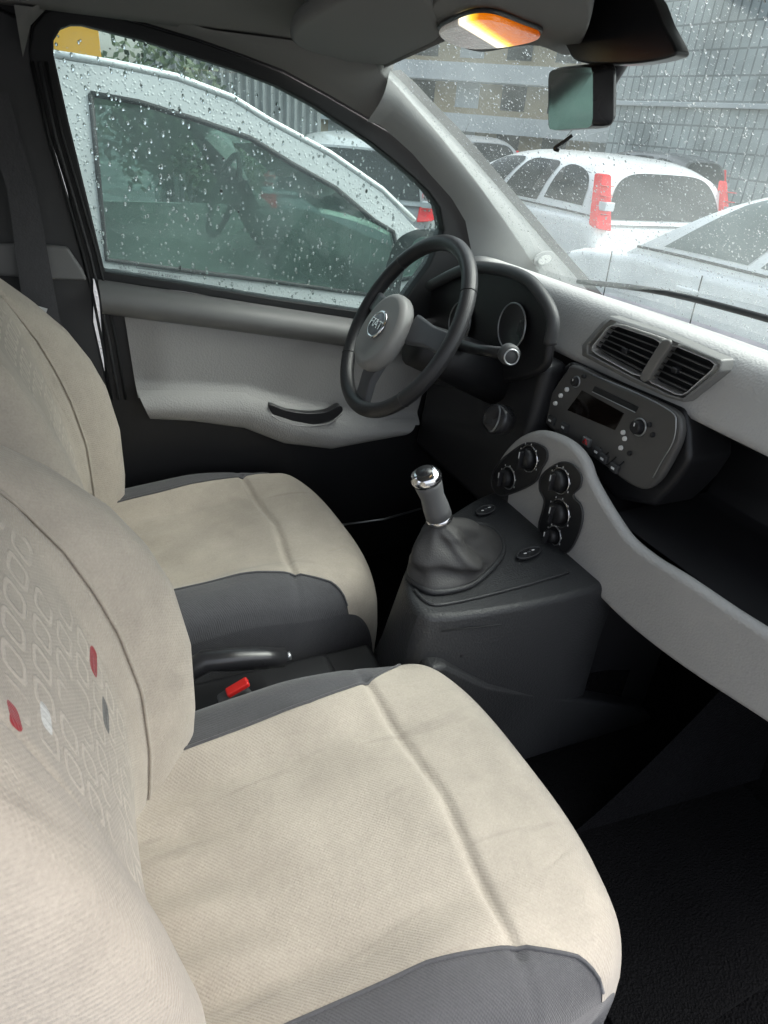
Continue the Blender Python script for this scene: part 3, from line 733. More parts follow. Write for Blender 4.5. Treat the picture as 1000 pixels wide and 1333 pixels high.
link('side_tray', prism([(.34, -.060, .30), (.95, -.10, .26), (.95, -.10, .60), (.36, -.065, .55)], (0, .03, 0)), BLACK, con, False, .01)
link('lower_side_panel', prism([at(p.x, p.y, 1, -.128) for p in smoothpts([(a, b, 0) for a, b in [(560, 872), (638, 893), (720, 906), (822, 921), (850, 935), (880, 1010), (760, 1050), (560, 1020)]], 3)], (0, .05, 0)), CG, con, False, .010, 4)
for (u, v, L, ang) in [(632, 666, .030, 0), (688, 722, .034, 0)]:
    c = at(u, v, 2, .658)
    a1 = (at(u+10, v-4.5, 2, .658)-c).normalized()
    b1 = Vector((-a1.y, a1.x, 0))
    pts = [c+a1*L*.9*math.cos(t)+b1*.0125*math.sin(t) for t in [2*math.pi*k/28 for k in range(28)]]
    s_ = link('switch', prism(pts, (0, 0, .005)), SATIN, con, False, .002)
    link('switch_rim', tube([p+Vector((0, 0, .005)) for p in pts]+[pts[0]+Vector((0, 0, .005))], .0014, 6), DARK, s_, True)
    for q in (-1, 0, 1): link('symbol', box(*(c+a1*.011*q+Vector((0, 0, .0068))), .006, .002, .0012), WHITE if q else SILV, s_)
gl2 = thing('gear_lever', 'gear lever with chrome topped knob and wrinkled dark gaiter on the centre console', 'gear lever', (.47, .04, .66))
K0 = Vector((.432, .03, .777)); K1 = Vector((.396, .03, .862)); kd = (K1-K0).normalized()
link('knob', lathe(K0, kd, [(.013, -.012), (.023, -.008), (.0225, .01), (.020, .035), (.023, .06), (.0245, .072)], 28), plastic('knob_grey', (.11, .112, .115), .4), gl2, True)
kt = link('knob_cap', lathe(K0+kd*.070, kd, [(.0255, 0), (.0262, .006), (.0235, .014), (.016, .019), (0, .020)], 28), CHROME, gl2, True)
link('pattern_disc', lathe(K0+kd*.0875, kd, [(.0145, 0), (.0145, .0026), (0, .003)], 24), SATIN, kt, True)
link('collar', lathe(K0-kd*.022, kd, [(.016, 0), (.023, .004), (.023, .012), (.018, .016)], 24), CHROME, gl2, True)
bcn = [at(a, b, 2, .66) for a, b in [(532, 745), (545, 762), (568, 771), (612, 762), (641, 739), (655, 718), (650, 695), (625, 682), (590, 690), (555, 715)]]
bring = smoothpts(bcn, 4)
link('gaiter_frame', tube(bring+[bring[0]], .0055, 8), CG, gl2, True)
topc = K0-kd*.018
def boot(i, j):
    k = i*len(bring); a = int(k) % len(bring); p = bring[a].lerp(bring[(a+1) % len(bring)], k-int(k))
    c = sum(bring, Vector())/len(bring)
    ang = math.atan2(p.y-c.y, p.x-c.x)
    tp = topc+Vector((.016*math.cos(ang), .016*math.sin(ang), 0))
    q = p.lerp(tp, j); bulge = math.sin(math.pi*j)
    d = (q-c.lerp(topc, j)); d.z = 0
    if d.length > 0: d.normalize()
    fold = .010*math.sin(ang*4+.8)*math.sin(math.pi*j)+.005*math.sin(ang*2+j*11)+.006*(1-abs(math.sin(j*7.5+.5*math.sin(ang*3))))+.0015*math.sin(ang*11+j*13)
    return q+d*(bulge*(.010+fold))+Vector((0, 0, -.014*bulge*(1-j)+.004*bulge*math.sin(ang*3+1)))
link('gaiter', grid(boot, 96, 30, closeu=True), LEATH, gl2, True)

hbk = thing('handbrake', 'black handbrake lever lying between the two front seats', 'handbrake', (.1, 0, .45))
a0 = at(372, 855, 1, -.012); b0 = at(268, 860, 1, -.012)
link('grip', tube([b0+Vector((-.12, 0, -.06)), b0, b0.lerp(a0, .35), b0.lerp(a0, .7), a0+Vector((-.004, 0, 0)), a0], [.014, .018, .019, .018, .016, .008], 16, flat=1.3), SATIN, hbk, True)
link('button', lathe(a0, (1, 0, 0), [(.007, 0), (.007, .008), (0, .01)], 16), SILV, hbk, True)
link('base', box(.10, 0, .45, .30, .10, .12), BLACK, hbk, False, .02)
link('tray', box(.27, 0, .44, .14, .13, .1), BLACK, con, False, .015)
# buckles
def buckle(u, v, y, lab, ln=.06):
    p = at(u, v, 1, y); t = thing('belt_buckle', lab, 'seat belt buckle', (p.x, p.y, p.z-.05), 'belt buckles')
    rot = Matrix.Rotation(R(-25), 3, 'Y')
    link('housing', box(p.x, p.y, p.z-.018, .046, .022, .07, rot), DARK, t, False, .006)
    q = p+Vector((-.004, -.002, .019))
    link('release_button', box(q.x, q.y, q.z, .036, .016, .010, rot), REDP, t, False, .003)
    link('strap', prism([(p.x-.01, y-.01, p.z-.05), (p.x+.01, y-.01, p.z-.05), (p.x-.0, y-.01, p.z-.15), (p.x-.03, y-.01, p.z-.15)], (0, .004, 0)), BLACK, t)
    return t
buckle(313, 905, -.082, 'red topped belt buckle beside the near seat, below the handbrake')

# ------------------------------------------------------------------ roof fittings
vs = thing('sun_visor', 'grey folded sun visor above the windscreen pillar on the driver side', 'sun visor', (.35, .3, 1.45))
vp = smoothpts([(a, b, 0) for a, b in [(378, 52), (386, 36), (410, 18), (440, 0), (500, -34), (548, -22), (566, 18), (574, 46), (564, 63), (540, 73), (512, 84), (470, 84), (420, 72), (392, 64)]], 4)
link('pad', prism([at(p.x, p.y, 2, 1.437) for p in vp], (0, 0, .022)), VISOR, vs, False, .009, 4)
link('hinge', tube([at(492, 88, 2, 1.44), at(575, 48, 2, 1.44)], .006, 8), VISOR, vs, True)
oc_ = thing('overhead_console', 'grey roof console carrying the lit reading lamp above the mirror', 'roof console', (.45, .05, 1.46))
op = smoothpts([(a, b, 0) for a, b in [(556, 20), (580, -10), (640, -40), (740, -40), (770, 10), (755, 62), (735, 72), (700, 60), (668, 62), (632, 68), (600, 62), (572, 44)]], 4)
ocp = link('shell', prism([at(p.x, p.y, 2, 1.440) for p in op], (0, 0, .05)), VISOR, oc_, False, .012, 5)
ln = smoothpts([(a, b, 0) for a, b in [(572, 36), (590, 24), (618, 14), (645, 15), (680, 28), (704, 38), (694, 46), (660, 53), (620, 56), (590, 50)]], 4)
k = NT('lamp_lens'); tc = k.n('ShaderNodeTexCoord'); vo = k.n('ShaderNodeTexVoronoi'); vo.inputs['Scale'].default_value = 220
k.l(tc.outputs['Object'], vo.inputs['Vector']); bpn = k.n('ShaderNodeBump'); bpn.inputs['Strength'].default_value = .6; bpn.inputs['Distance'].default_value = .001
k.l(vo.outputs[0], bpn.inputs['Height']); k.l(bpn.outputs[0], k.b.inputs['Normal'])
k.b.inputs['Base Color'].default_value = (.75, .70, .62, 1); k.b.inputs['Roughness'].default_value = .12
sepn = k.n('ShaderNodeSeparateXYZ'); k.l(tc.outputs['Object'], sepn.inputs[0])
LENSL = at(610, 34, 2, 1.436); LENSR = at(704, 38, 2, 1.436)
# the bulb sits at one end of the lens: it glows amber there
dv_ = (LENSR-LENSL); Ld = dv_.length; dv_.normalize()
dot = k.n('ShaderNodeVectorMath', operation='DOT_PRODUCT'); geo = k.n('ShaderNodeNewGeometry'); sb_ = k.n('ShaderNodeVectorMath', operation='SUBTRACT')
k.l(geo.outputs['Position'], sb_.inputs[0]); sb_.inputs[1].default_value = LENSL; k.l(sb_.outputs[0], dot.inputs[0]); dot.inputs[1].default_value = dv_
tt = k.math('DIVIDE', dot.outputs['Value'], Ld)
def ramp(stops):
    r_ = k.n('ShaderNodeValToRGB'); e = r_.color_ramp.elements
    e[0].position, e[0].color = stops[0][0], (*stops[0][1], 1); e[1].position, e[1].color = stops[-1][0], (*stops[-1][1], 1)
    for p_, c_ in stops[1:-1]: e.new(p_).color = (*c_, 1)
    k.l(tt, r_.inputs[0]); return r_.outputs[0]
k.l(ramp([(0, (.45, .44, .42)), (.12, (.6, .5, .3)), (.3, (.55, .25, .03)), (1, (.42, .09, .005))]), k.b.inputs['Base Color'])
k.l(ramp([(0, (.06, .055, .05)), (.06, (.9, .8, .6)), (.16, (.9, .75, .45)), (.28, (.55, .42, .03)), (.42, (.30, .07, .0)), (1, (.10, .014, .0))]), k.b.inputs['Emission Color'])
k.b.inputs['Emission Strength'].default_value = .8
rl = thing('reading_lamp', 'lit amber and clear reading lamp on the roof console', 'lamp', (.45, .1, 1.44))
link('lens', prism([at(p.x, p.y, 2, 1.4385) for p in ln], (0, 0, -.007)), k.m, rl, False, .003)
lnp = [at(p.x, p.y, 2, 1.437) for p in ln]
link('bezel', tube(lnp+[lnp[0]], .0022, 8), DARK, rl, True)
mb = thing('mirror_base', 'black housing behind the top of the windscreen that holds the mirror', 'mirror mount', (.6, 0, 1.47))
bk = smoothpts([(a, b, 0) for a, b in [(722, 20), (738, 64), (752, 80), (790, 84), (835, 82), (876, 73), (878, 60), (862, 30), (842, -12), (780, -60), (730, -40)]], 3)
link('housing', prism([at(p.x, p.y, 0, .515) for p in bk], (.02, 0, 0)), SATIN, mb, False, .012)
rv = thing('rear_view_mirror', 'rear view mirror with thick black casing hanging below the roof console', 'mirror', (.5, 0, 1.4))
A = Vector((CAM.x, CAM.y, 0))
def flat(u, v, dist):
    d = fw+(u-500)/FPX*rt-(v-666.5)/FPX*up; d = d/math.hypot(d.x, d.y); return CAM+d*dist
m1, m2 = flat(714, 92, 1.06), flat(714, 170, 1.06); m3, m4 = flat(772, 166, .92), flat(772, 86, .92)
nrm = (m2-m1).cross(m4-m1).normalized()
if nrm.dot(CAM-m1) < 0: nrm = -nrm
q = [m1, m4, m3, m2]; cc = sum(q, Vector())/4
rr = []
for i in range(4):
    a, b, d = q[i], q[(i+1) % 4], q[i-1]; ra = a.lerp(d, .16); rb = a.lerp(b, .10); rr += [ra, (ra+rb+2*a)/4, rb]
link('glass', prism(rr, -nrm*.003), simple('mirror_tinted', (.80, .85, .80), .10, 1), rv)
link('casing', ringprism([cc+(p-cc)*.995+nrm*.002 for p in rr], [cc+(p-cc)*1.07-nrm*.012 for p in rr], -nrm*.012), SATIN, rv, False, .003)
ed = (m4-m1).normalized()
back = [m4+ed*.002, m3+ed*.002, flat(798, 162, .97), flat(802, 84, .97)]
link('shell', prism([cc+(p-cc)*1.05-nrm*.008 for p in rr], -nrm*.020), SATIN, rv, False, .007)
link('stem', tube([cc-nrm*.04, cc-nrm*.07+Vector((0, 0, .05)), Vector((.56, -.02, 1.47))], .009, 10), SATIN, rv, True)
link('dangling_wire', tube(smoothpts([flat(745, 176, .97), flat(735, 184, .97), flat(722, 193, .97), flat(728, 196, .97)], 5, False), .0022, 6), RUB, rv, True)

# ------------------------------------------------------------------ outside: ground
GZ = -.20
k = NT('wet_asphalt'); tc = k.n('ShaderNodeTexCoord'); ns = k.n('ShaderNodeTexNoise'); ns.inputs['Scale'].default_value = .8; ns.inputs['Detail'].default_value = 8
k.l(tc.outputs['Object'], ns.inputs['Vector']); k.l(k.mix(ns.outputs[0], (.03, .03, .032), (.075, .075, .075)), k.b.inputs['Base Color'])
mr = k.n('ShaderNodeMapRange'); k.l(ns.outputs[0], mr.inputs[0]); mr.inputs[1].default_value = .35; mr.inputs[2].default_value = .6; mr.inputs[3].default_value = .12; mr.inputs[4].default_value = .6; k.l(mr.outputs[0], k.b.inputs['Roughness'])
g = link('ground', mesh([(-250, -250, GZ), (250, -250, GZ), (250, 250, GZ), (-250, 250, GZ)], [[0, 1, 2, 3]]), k.m); tag(g, kind='structure')

# ------------------------------------------------------------------ parked cars
CG_ = simple('car_window', (.02, .024, .025), .10, spec=.22)
CG_L = simple('car_window_pale', (.10, .13, .125), .14, spec=.3)
LAMPR = simple('tail_lamp_red', (.65, .008, .012), .2, emit=.08, ecol=(1, .02, .03))
LAMPW = simple('head_lamp', (.6, .62, .65), .12, .3)
TYRE = simple('tyre', (.02, .02, .02), .8)
def hatch(name, label, loc, yaw, body, group, L=3.75, W=1.62, H=1.46, lamp_z=(.72, 1.22), win=CG_):
    t = thing(name, label, 'car', loc, group); t.rotation_euler = (0, 0, yaw)
    T = Matrix.Translation(Vector(loc)) @ Matrix.Rotation(yaw, 4, 'Z')
    def mk(nm, me, m, par=t, **kw):
        o = link(nm, me, m, None, **kw); o.parent = par; return o
    h = L/2; w = W/2
    prof = [(-h, .35), (-h+.02, .62), (-h+.05, .92), (-h+.25, .95), (h-1.15, .93), (h-.55, .86), (h-.12, .72), (h, .55), (h-.02, .28), (h-.2, .2), (-h+.2, .2)]
    me = prism([(x, -w, z) for x, z in prof], (0, W, 0))
    body_ = mk('body', me, body, bevel=.07, seg=4)
    # greenhouse: an arch swept along the car
    def zr(i): return H-.01-.09*abs(2*i-1)**4-.02*(1-i)
    def arch(i, ph, off=0):
        si, co = math.sin(ph), math.cos(ph)
        up_ = abs(si)**.62; sd_ = math.copysign(abs(co)**.42, co)
        x = lerp(lerp(-h+.03, h-1.02, i), lerp(-h+.20, h-1.78, i), up_)
        return Vector((x, sd_*(w-.035+off)*(1-.10*up_), .91+(zr(i)-.91+off)*up_))
    cab = grid(lambda i, j: arch(i, math.pi*j), 22, 26)
    mk('cabin', cab, body, smooth=True)
    for i_ in (0, 1):
        cap = [arch(i_, math.pi*q/26) for q in range(27)]
        mk('cabin_end', mesh(cap, [list(range(27))]), body)
        c_ = sum(cap, Vector())/27
        mk('rear_window' if i_ == 0 else 'windscreen', prism([c_+(p-c_)*.86+Vector(((-.012 if i_ == 0 else .012), 0, 0)) for p in cap], ((.004 if i_ == 0 else -.004), 0, 0)), win)
    for s_ in (0, 1):
        for (i0, i1, p0, p1) in ((.10, .34, .10, .80), (.375, .64, .06, .84), (.675, .93, .06, .84)):
            def wf(i, j):
                ii = lerp(i0, i1, i); top_ = p1-.30*(abs(2*i-1)**7)*.5
                if i0 < .2: top_ -= .28*(1-i)**3
                ph = lerp(p0, top_, j); return arch(ii, ph if s_ == 0 else math.pi-ph, .006)
            o_ = mk('side_window', grid(wf, 14, 8), win, smooth=True)
    mk('belt_moulding', join([tube([arch(q/12, ph, .008) for q in range(13)], .008, 6) for ph in (.03, math.pi-.03)]), RUB, smooth=True)
    for s in (-1, 1):
        z0, z1 = lamp_z
        pl_ = [(-h-.012, s*(w-.16), z0), (-h-.012, s*(w-.02), z0+.02), (-h+.02, s*(w+.008), z0+.04), (-h+.16, s*(w-.06), z1), (-h+.10, s*(w-.12), z1)]
        tl_ = mk('tail_lamp', prism(pl_, (.10, 0, 0)), LAMPR, bevel=.015)
        zm = lerp(z0, z1, .45)
        mk('reversing_lens', box(-h+.03, s*(w-.075), zm, .10, .10, (z1-z0)*.16), LAMPW, par=tl_, bevel=.008)
        for f_ in (.3, .62, .8): mk('lens_rib', box(-h+.035+.05*f_, s*(w-.075), lerp(z0, z1, f_), .085, .085, .006), REDP, par=tl_)
        for xx in (-h+1.05, -h+1.95, h-.95):
            mk('shut_line', tube([(xx, s*(w+.001), .25), (xx+.03, s*(w+.001), .90)], .004, 5), RUB)
        for xx in (-h+1.15, -h+2.05): mk('door_handle', box(xx, s*(w+.012), .80, .16, .03, .03), body, bevel=.008)
        mk('head_lamp', prism([(h-.10, s*(w-.42), .60), (h-.22, s*(w-.0), .64), (h-.42, s*(w+.004), .80), (h-.26, s*(w-.36), .76)], (-.05, 0, .02)), LAMPW, bevel=.015)
        for x in (-h+.62, h-.72):
            c = Vector((x, s*(w-.10), .29))
            wl = mk('wheel', lathe(c, (0, s, 0), [(.29, -.08), (.30, .0), (.29, .09), (.20, .10)], 28), TYRE, smooth=True)
            mk('rim', lathe(c, (0, s, 0), [(.19, .09), (.19, .105), (.06, .085), (0, .09)], 10), SILV, par=wl)
            mk('wheel_arch', lathe(Vector((x, s*(w-.06), .30)), (0, s, 0), [(.36, 0), (.36, .064), (0, .064)], 28), RUB)
    mk('rear_bumper', box(-h, 0, .42, .12, W*.96, .22), body, bevel=.04)
    mk('number_plate', box(-h-.065, 0, .50, .01, .50, .11), WHITE)
    mk('roof_aerial', tube([(h-1.9, 0, H-.02), (h-2.15, 0, H+.22)], .006, 5), RUB)
    return t
PW = paint('pearl_white_paint', (.80, .81, .81)); PS = paint('silver_paint', (.42, .43, .44), .3)
PG = paint('grey_paint', (.16, .165, .17)); PR = paint('pale_pink_silver', (.50, .44, .44))
grp = 'cars parked across the yard'
hatch('parked_car', 'white hatchback with red tail lamp, seen through the windscreen beside the mirror', (5.0, 6.05, GZ), R(90), PW, grp, lamp_z=(.86, 1.30))
hatch('parked_car', 'white car seen side on through the windscreen, its bonnet ending below the red lamp', (4.15, 2.05, GZ), R(90), PW, grp, L=3.7, win=CG_L)
hatch('parked_car', 'grey hatchback with red tail lamps seen through the front corner of the driver window', (3.27, 7.05, GZ), R(60), PS, grp, lamp_z=(.78, 1.12))
hatch('parked_car', 'dark grey car behind the hatchbacks at the foot of the beige building', (11.5, 12.0, GZ), R(100), PG, grp)
hatch('parked_car', 'silver car farthest off under the balconies, left of the mirror', (9.2, 15.5, GZ), R(80), PS, grp)

# neighbouring white car, very close on the driver side, with a real hollow cabin
nb = thing('white_car', 'white car parked right beside the driver window with its own cabin showing', 'car', (.3, 2.2, GZ))
YN = 1.45
NI = [(118, 122), (180, 133), (259, 157), (326, 180), (383, 215), (437, 245), (487, 287), (512, 302), (520, 340), (497, 386), (360, 367), (240, 352), (139, 338), (128, 230)]
NOt = [(70, 73), (150, 86), (230, 100), (303, 130), (352, 158), (430, 200), (498, 250), (545, 290), (560, 345), (560, 480), (420, 480), (250, 460), (90, 430), (80, 250)]
win_in = atl(NI, 1, YN)
# outer door/body plate: from the roof line down to the sill
roofp = atl([(72, 75), (150, 87), (230, 104), (303, 131), (350, 160), (430, 203), (498, 250), (540, 290)], 1, YN)
outer = []
for p in win_in: outer.append(None)
om = {0: roofp[0]+Vector((-.02, 0, 0)), 1: roofp[1], 2: roofp[2], 3: roofp[3], 4: roofp[4], 5: roofp[5], 6: roofp[6], 7: roofp[7]+Vector((.06, 0, -.06)), 8: Vector((1.28, YN, .82)), 9: Vector((1.2, YN, .0)), 10: Vector((.6, YN, .0)), 11: Vector((.3, YN, .0)), 12: Vector((-.14, YN, .0)), 13: Vector((-.09, YN, 1.2))}
outer = [om[i] for i in range(14)]
link('side_panel', ringprism(win_in, outer, (0, .05, 0)), PW, nb, False, .012)
link('side_window', prism([p+Vector((0, .025, 0)) for p in win_in], (0, .001, 0)), glass('green_tint_glass', (.74, .90, .84), .33, (.60, .76, .71)), nb)  # strong pale film in the tinted glass stands in for reflected sky
link('window_seal', tube(win_in+[win_in[0]], .008, 6), RUB, nb, True)
# second door behind the B pillar
rq = [Vector((-.20, YN, 1.34)), Vector((-.85, YN, 1.33)), Vector((-.95, YN, .90)), Vector((-.16, YN, .885))]
ro_ = [Vector((-.10, YN, 1.435)), Vector((-1.2, YN, 1.40)), Vector((-1.35, YN, 0)), Vector((-.145, YN, 0))]
link('rear_side_panel', ringprism(rq, ro_, (0, .05, 0)), PW, nb, False, .012)
# roof, far side, bonnet, dashboard, seats
def nroof(i, j):
    x = ip(i, [0, .6, .8, 1], [-1.5, .24, .50, .66]); z = ip(x, [-1.5, -.5, 0, .24, .44, .66], [1.40, 1.45, 1.435, 1.42, 1.375, 1.27])
    y = lerp(YN+.01, YN+1.50, j); return Vector((x, y, z+.035*math.sin(math.pi*j)))
o = link('roof', grid(nroof, 30, 12), PW, nb, True); o.modifiers.new('s', 'SOLIDIFY').thickness = .03
def nwind(i, j):
    return Vector((lerp(.66, 1.22, i), lerp(YN+.04, YN+1.47, j), lerp(1.27, .90, i)+.03*math.sin(math.pi*j)))
link('windscreen', grid(nwind, 6, 6), glass('neighbour_screen', (.75, .85, .80), .12), nb, True)
link('roof_gutter', tube([p+Vector((0, .004, .008)) for p in roofp], .009, 8), PW, nb, True)
def nbon(i, j):
    x = lerp(1.20, 2.05, i); return Vector((x, lerp(YN, YN+1.5, j), .895-.20*i**2.2+.035*math.sin(math.pi*j)))
link('bonnet', grid(nbon, 20, 12), PW, nb, True)
link('wing', prism([(1.18, YN+.02, .90), (1.6, YN+.02, .85), (2.05, YN+.02, .68), (2.1, YN+.02, .1), (1.18, YN+.02, 0)], (0, .05, 0)), PW, nb, False, .02)
link('front_end', box(2.06, YN+.75, .35, .08, 1.5, .62), PW, nb, False, .05)
fz = [Vector((-.9, YN+1.5, .92)), Vector((.95, YN+1.5, .92)), Vector((.5, YN+1.5, 1.33)), Vector((-.75, YN+1.5, 1.36))]
fo = [Vector((-1.4, YN+1.5, 0)), Vector((1.3, YN+1.5, 0)), Vector((.66, YN+1.5, 1.42)), Vector((-1.2, YN+1.5, 1.43))]
link('far_side', ringprism(fz, fo, (0, .03, 0)), PW, nb)
link('inner_dash', box(.98, YN+.75, .84, .34, 1.4, .16), plastic('nb_dash', (.05, .05, .052), .5), nb, False, .04)
link('inner_floor', box(.1, YN+.75, .2, 2.4, 1.4, .05), CARPET, nb)
NF = fabric('nb_seat', (.34, .34, .35), stain=.03)
for sy in (YN+.38, YN+1.10):
    def nsb(i, j):
        a = -1+2*i; z = lerp(.55, 1.28, j); wv = ip(z, [.55, .9, 1.1, 1.14, 1.28], [.26, .25, .2, .12, .11])
        return Vector((-.05-.22*j+.05*abs(a)**2-.02, sy+a*wv, z))
    o = link('seat_back', grid(nsb, 16, 20), NF, nb, True); o.modifiers.new('s', 'SOLIDIFY').thickness = .09
    link('seat_cushion', box(.2, sy, .55, .5, .5, .12), NF, nb, False, .04)
for x in (-1.6, 1.6): link('wheel', lathe((x, YN+.02, GZ+.3), (0, -1, 0), [(.3, -.1), (.3, .06), (.2, .08), (0, .07)], 28), TYRE, nb, True)
link('inner_steering_wheel', torus((.62, YN+1.10, 1.0), (.4, 0, 1), (0, 1, 0), .18, .014, 40, 8), RUB, nb, True)

# ------------------------------------------------------------------ buildings, fence, sign, bushes
def corr(name, p0, p1, z0, z1, pitch, amp, m, lab, cat):
    p0 = Vector(p0); p1 = Vector(p1); L = (p1-p0).length; d = (p1-p0)/L; nn = Vector((d.y, -d.x, 0)); n = int(L/pitch)
    vs = []
    for i in range(n*4+1):
        ph = i % 4; off = amp if ph in (1, 2) else 0
        q = p0+d*(L*i/(n*4))+nn*off; vs += [Vector((q.x, q.y, z0)), Vector((q.x, q.y, z1))]
    o = link(name, mesh(vs, [[2*i, 2*i+2, 2*i+3, 2*i+1] for i in range(n*4)]), m); tag(o, lab, cat); return o
corr('metal_fence', (1.0, 8.2, 0), (3.1, 8.4, 0), GZ, 3.2, .10, .05, plastic('galvanised_sheet', (.30, .31, .31), .5, 30, .1, .25), 'tall grey corrugated metal fence beyond the white neighbouring car', 'fence')
sg = thing('yellow_sign', 'small amber yellow sign board in the top left corner of the driver window', 'sign', (.2, 6.0, GZ))
p = at(100, 57, 1, 6.0)
link('board', box(p.x, 6.0, p.z, .34, .02, .26), simple('sign_amber', (.62, .33, .03), .5), sg, False, .005)
link('post', tube([(p.x, 6.03, GZ), (p.x, 6.03, p.z)], .03), SILV, sg, True)
def leafball(name, c, r, n, m, lab, cat='bush'):
    vs = []; fs = []
    for i in range(n):
        th_ = random.uniform(0, 2*math.pi); ph = math.acos(random.uniform(-1, 1)); rr_ = r*random.uniform(.45, 1.05)*(1+.25*math.sin(3*th_)*math.sin(2*ph))
        q = Vector(c)+Vector((rr_*math.sin(ph)*math.cos(th_), rr_*math.sin(ph)*math.sin(th_), rr_*.9*math.cos(ph)))
        a = Vector((random.uniform(-1, 1), random.uniform(-1, 1), random.uniform(-1, 1))).normalized()*r*.07; b = a.orthogonal().normalized()*r*.04
        b0_ = len(vs); vs += [q-a, q+b, q+a, q-b]; fs.append([b0_, b0_+1, b0_+2, b0_+3])
    t = thing(name, lab, cat, (c[0], c[1], GZ))
    me = bpy.data.meshes.new('l'); me.from_pydata([tuple(v) for v in vs], [], fs)
    link('foliage', me, m, t); link('stem', tube([(c[0], c[1], GZ), (c[0], c[1], c[2])], .05), BLACK, t, True)
LF = plastic('leaves', (.045, .07, .03), .6, 5, 0, .4)
leafball('bush', (.95, 6.6, 1.25), .62, 2200, LF, 'dark leafy bush between the amber sign and the corrugated fence')
leafball('bush', (1.75, 7.7, .7), .5, 1500, LF, 'low dark bush at the end of the corrugated fence')
# beige building with balconies
k = NT('beige_render'); tc = k.n('ShaderNodeTexCoord'); ns = k.n('ShaderNodeTexNoise'); ns.inputs['Scale'].default_value = .7; ns.inputs['Detail'].default_value = 8
k.l(tc.outputs['Object'], ns.inputs['Vector']); k.l(k.mix(ns.outputs[0], (.42, .33, .21), (.56, .45, .31)), k.b.inputs['Base Color']); k.b.inputs['Roughness'].default_value = .9
BE = k.m
bb_ = thing('beige_building', 'beige apartment block with pale balcony bands behind the parked cars, left of the mirror', 'building', (22, 30, GZ))
bx0 = Vector((11.5, 33, 0)); bx1 = Vector((24, 20.5, 0)); dd = (bx1-bx0).normalized(); nn = Vector((-dd.y, dd.x, 0)); nn = nn if nn.dot(Vector((-1, -1, 0))) > 0 else -nn
Lb = (bx1-bx0).length
rotb = Matrix((dd, nn.cross(dd).cross(dd) if False else Vector((0, 0, 1)).cross(dd), Vector((0, 0, 1)))).transposed()
def bbox(s, dpt, z, ls, ld, lz): c_ = bx0+dd*s+nn*dpt; return box(c_.x, c_.y, z, ls, ld, lz, rotb)
link('wall', bbox(Lb/2, -3, 7, Lb, 6, 15), BE, bb_)
PB = plastic('balcony_white', (.52, .54, .55), .8, 3, 0, .12)
for fl in range(5):
    link('balcony_band', bbox(Lb/2, .55, 1.6+fl*1.75, Lb+.2, 1.1, .62), PB, bb_)
    for q in range(9):
        s = 1+q*(Lb-2)/8
        link('window', bbox(s, .03, .85+fl*1.75, 1.0, .05, .9), CG_ if q % 3 else PB, bb_)
# tall grey block with a fine tile grid
k = NT('tiled_wall'); tc = k.n('ShaderNodeTexCoord'); br = k.n('ShaderNodeTexBrick'); br.offset = 0
mp = k.n('ShaderNodeMapping'); k.l(tc.outputs['UV'], mp.inputs[0]); k.l(mp.outputs[0], br.inputs['Vector'])
br.inputs['Scale'].default_value = 1; br.inputs['Brick Width'].default_value = .24; br.inputs['Row Height'].default_value = .5; br.inputs['Mortar Size'].default_value = .022
br.inputs['Color1'].default_value = (.40, .44, .435, 1); br.inputs['Color2'].default_value = (.47, .50, .49, 1); br.inputs['Mortar'].default_value = (.2, .22, .22, 1)
ns = k.n('ShaderNodeTexNoise'); ns.inputs['Scale'].default_value = .9; ns.inputs['Detail'].default_value = 8; k.l(tc.outputs['UV'], ns.inputs['Vector'])
vm_ = k.n('ShaderNodeVectorMath', operation='SCALE'); k.l(br.outputs[0], vm_.inputs[0]); mr_ = k.n('ShaderNodeMapRange'); k.l(ns.outputs[0], mr_.inputs[0]); mr_.inputs[1].default_value = .3; mr_.inputs[2].default_value = .7; mr_.inputs[3].default_value = .62; mr_.inputs[4].default_value = 1.15; k.l(mr_.outputs[0], vm_.inputs['Scale'])
k.l(vm_.outputs[0], k.b.inputs['Base Color']); k.b.inputs['Roughness'].default_value = .5
g0 = Vector((14.0, 16.0, 0)); g1 = Vector((15.5, 1.0, 0)); d2 = (g1-g0).normalized(); Lg = (g1-g0).length; n2_ = Vector((0, 0, 1)).cross(d2); n2_ = n2_ if n2_.x < 0 else -n2_
gb = thing('grey_building', 'grey building clad in a fine grid of tiles filling the upper right of the windscreen', 'building', (14, 8, GZ))
def gw(i, j): q = g0+d2*(Lg*i); return Vector((q.x, q.y, lerp(GZ, 14, j)))
link('tiled_wall', grid(gw, 1, 1, lambda i, j: (i*Lg, j*14)), k.m, gb)
def gs(i, j): q = g0-n2_*(6*i); return Vector((q.x, q.y, lerp(GZ, 14, j)))
link('end_wall', grid(gs, 1, 1, lambda i, j: (i*6, j*14)), k.m, gb)
for z in (2.25, 4.8, 7.4): 
    c_ = g0+d2*(Lg/2)+n2_*.06
    link('ledge', box(c_.x, c_.y, z, Lg, .14, .10, Matrix((d2, Vector((0, 0, 1)).cross(d2), Vector((0, 0, 1)))).transposed()), PB, gb, False, .01)

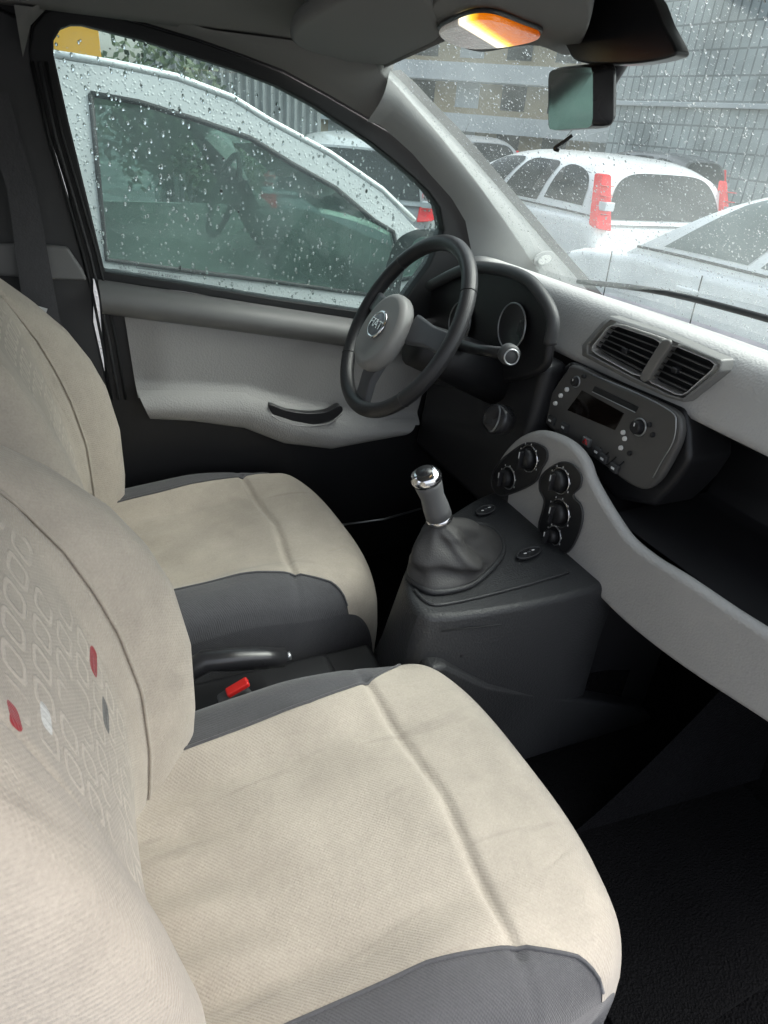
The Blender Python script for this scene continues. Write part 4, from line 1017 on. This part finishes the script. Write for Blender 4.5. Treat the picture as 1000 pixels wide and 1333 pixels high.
# ------------------------------------------------------------------ raindrops
k = NT('water_drop'); k.b.inputs['Base Color'].default_value = (1, 1, 1, 1); k.b.inputs['Transmission Weight'].default_value = 1; k.b.inputs['IOR'].default_value = 1.33; k.b.inputs['Roughness'].default_value = 0.0
DROP = k.m
def drops(name, lab, n, place, rmin, rmax, seed):
    rnd = random.Random(seed); vs = []; fs = []; placed = 0
    while placed < n:
        res = place(rnd)
        if res is None: continue
        p, N, A1 = res; A2 = N.cross(A1)
        r_ = rmin*(rmax/rmin)**(rnd.random()**2.4); h_ = r_*rnd.uniform(.4, .62); el = rnd.uniform(1, 1.35) if r_ < .0018 else rnd.uniform(1, 2.0)
        b0_ = len(vs); K = 7 if r_ < .0016 else 10
        for (rr_, hh) in ((1, 0), (.78, .62), (.4, .92)):
            for q in range(K):
                t = 2*math.pi*q/K; vs.append(p+A1*(r_*rr_*math.cos(t))+A2*(r_*el*rr_*math.sin(t))+N*(h_*hh))
        vs.append(p+N*h_)
        for l_ in range(2):
            for q in range(K): fs.append([b0_+l_*K+q, b0_+l_*K+(q+1) % K, b0_+(l_+1)*K+(q+1) % K, b0_+(l_+1)*K+q])
        for q in range(K): fs.append([b0_+2*K+q, b0_+2*K+(q+1) % K, b0_+3*K])
        fs.append([b0_+K-1-q for q in range(K)])
        placed += 1
    me = bpy.data.meshes.new(name); me.from_pydata([tuple(v) for v in vs], [], fs)
    for pz in me.polygons: pz.use_smooth = True
    o = bpy.data.objects.new(name, me); COL.objects.link(o); me.materials.append(DROP); tag(o, lab, 'raindrops', kind='stuff'); return o
def inpoly(x, y, P):
    c_ = False; j_ = len(P)-1
    for i in range(len(P)):
        if (P[i][1] > y) != (P[j_][1] > y) and x < (P[j_][0]-P[i][0])*(y-P[i][1])/(P[j_][1]-P[i][1])+P[i][0]: c_ = not c_
        j_ = i
    return c_
GP = [(p.x, p.z) for p in atl(GL, 1, YG+.014)]
def pw(rnd):
    x = rnd.uniform(-.08, .80); z = rnd.uniform(.94, 1.46)
    if not inpoly(x, z, GP): return None
    return Vector((x, YG+.014, z)), Vector((0, 1, 0)), Vector((1, 0, 0))
drops('raindrops', 'raindrops scattered over the outside of the driver window', 3600, pw, .0004, .0034, 3)
def pws(rnd):
    i = rnd.uniform(0, .86); j = rnd.uniform(0, 1); 
    p = wind(i, j); a = wind(i+.01, j)-p; b = wind(i, j+.01)-p; N = a.cross(b).normalized()
    if N.x < 0: N = -N
    return p+N*.0004, N, a.normalized()
drops('raindrops', 'dense fine raindrops covering the windscreen', 17000, pws, .0004, .0019, 5)
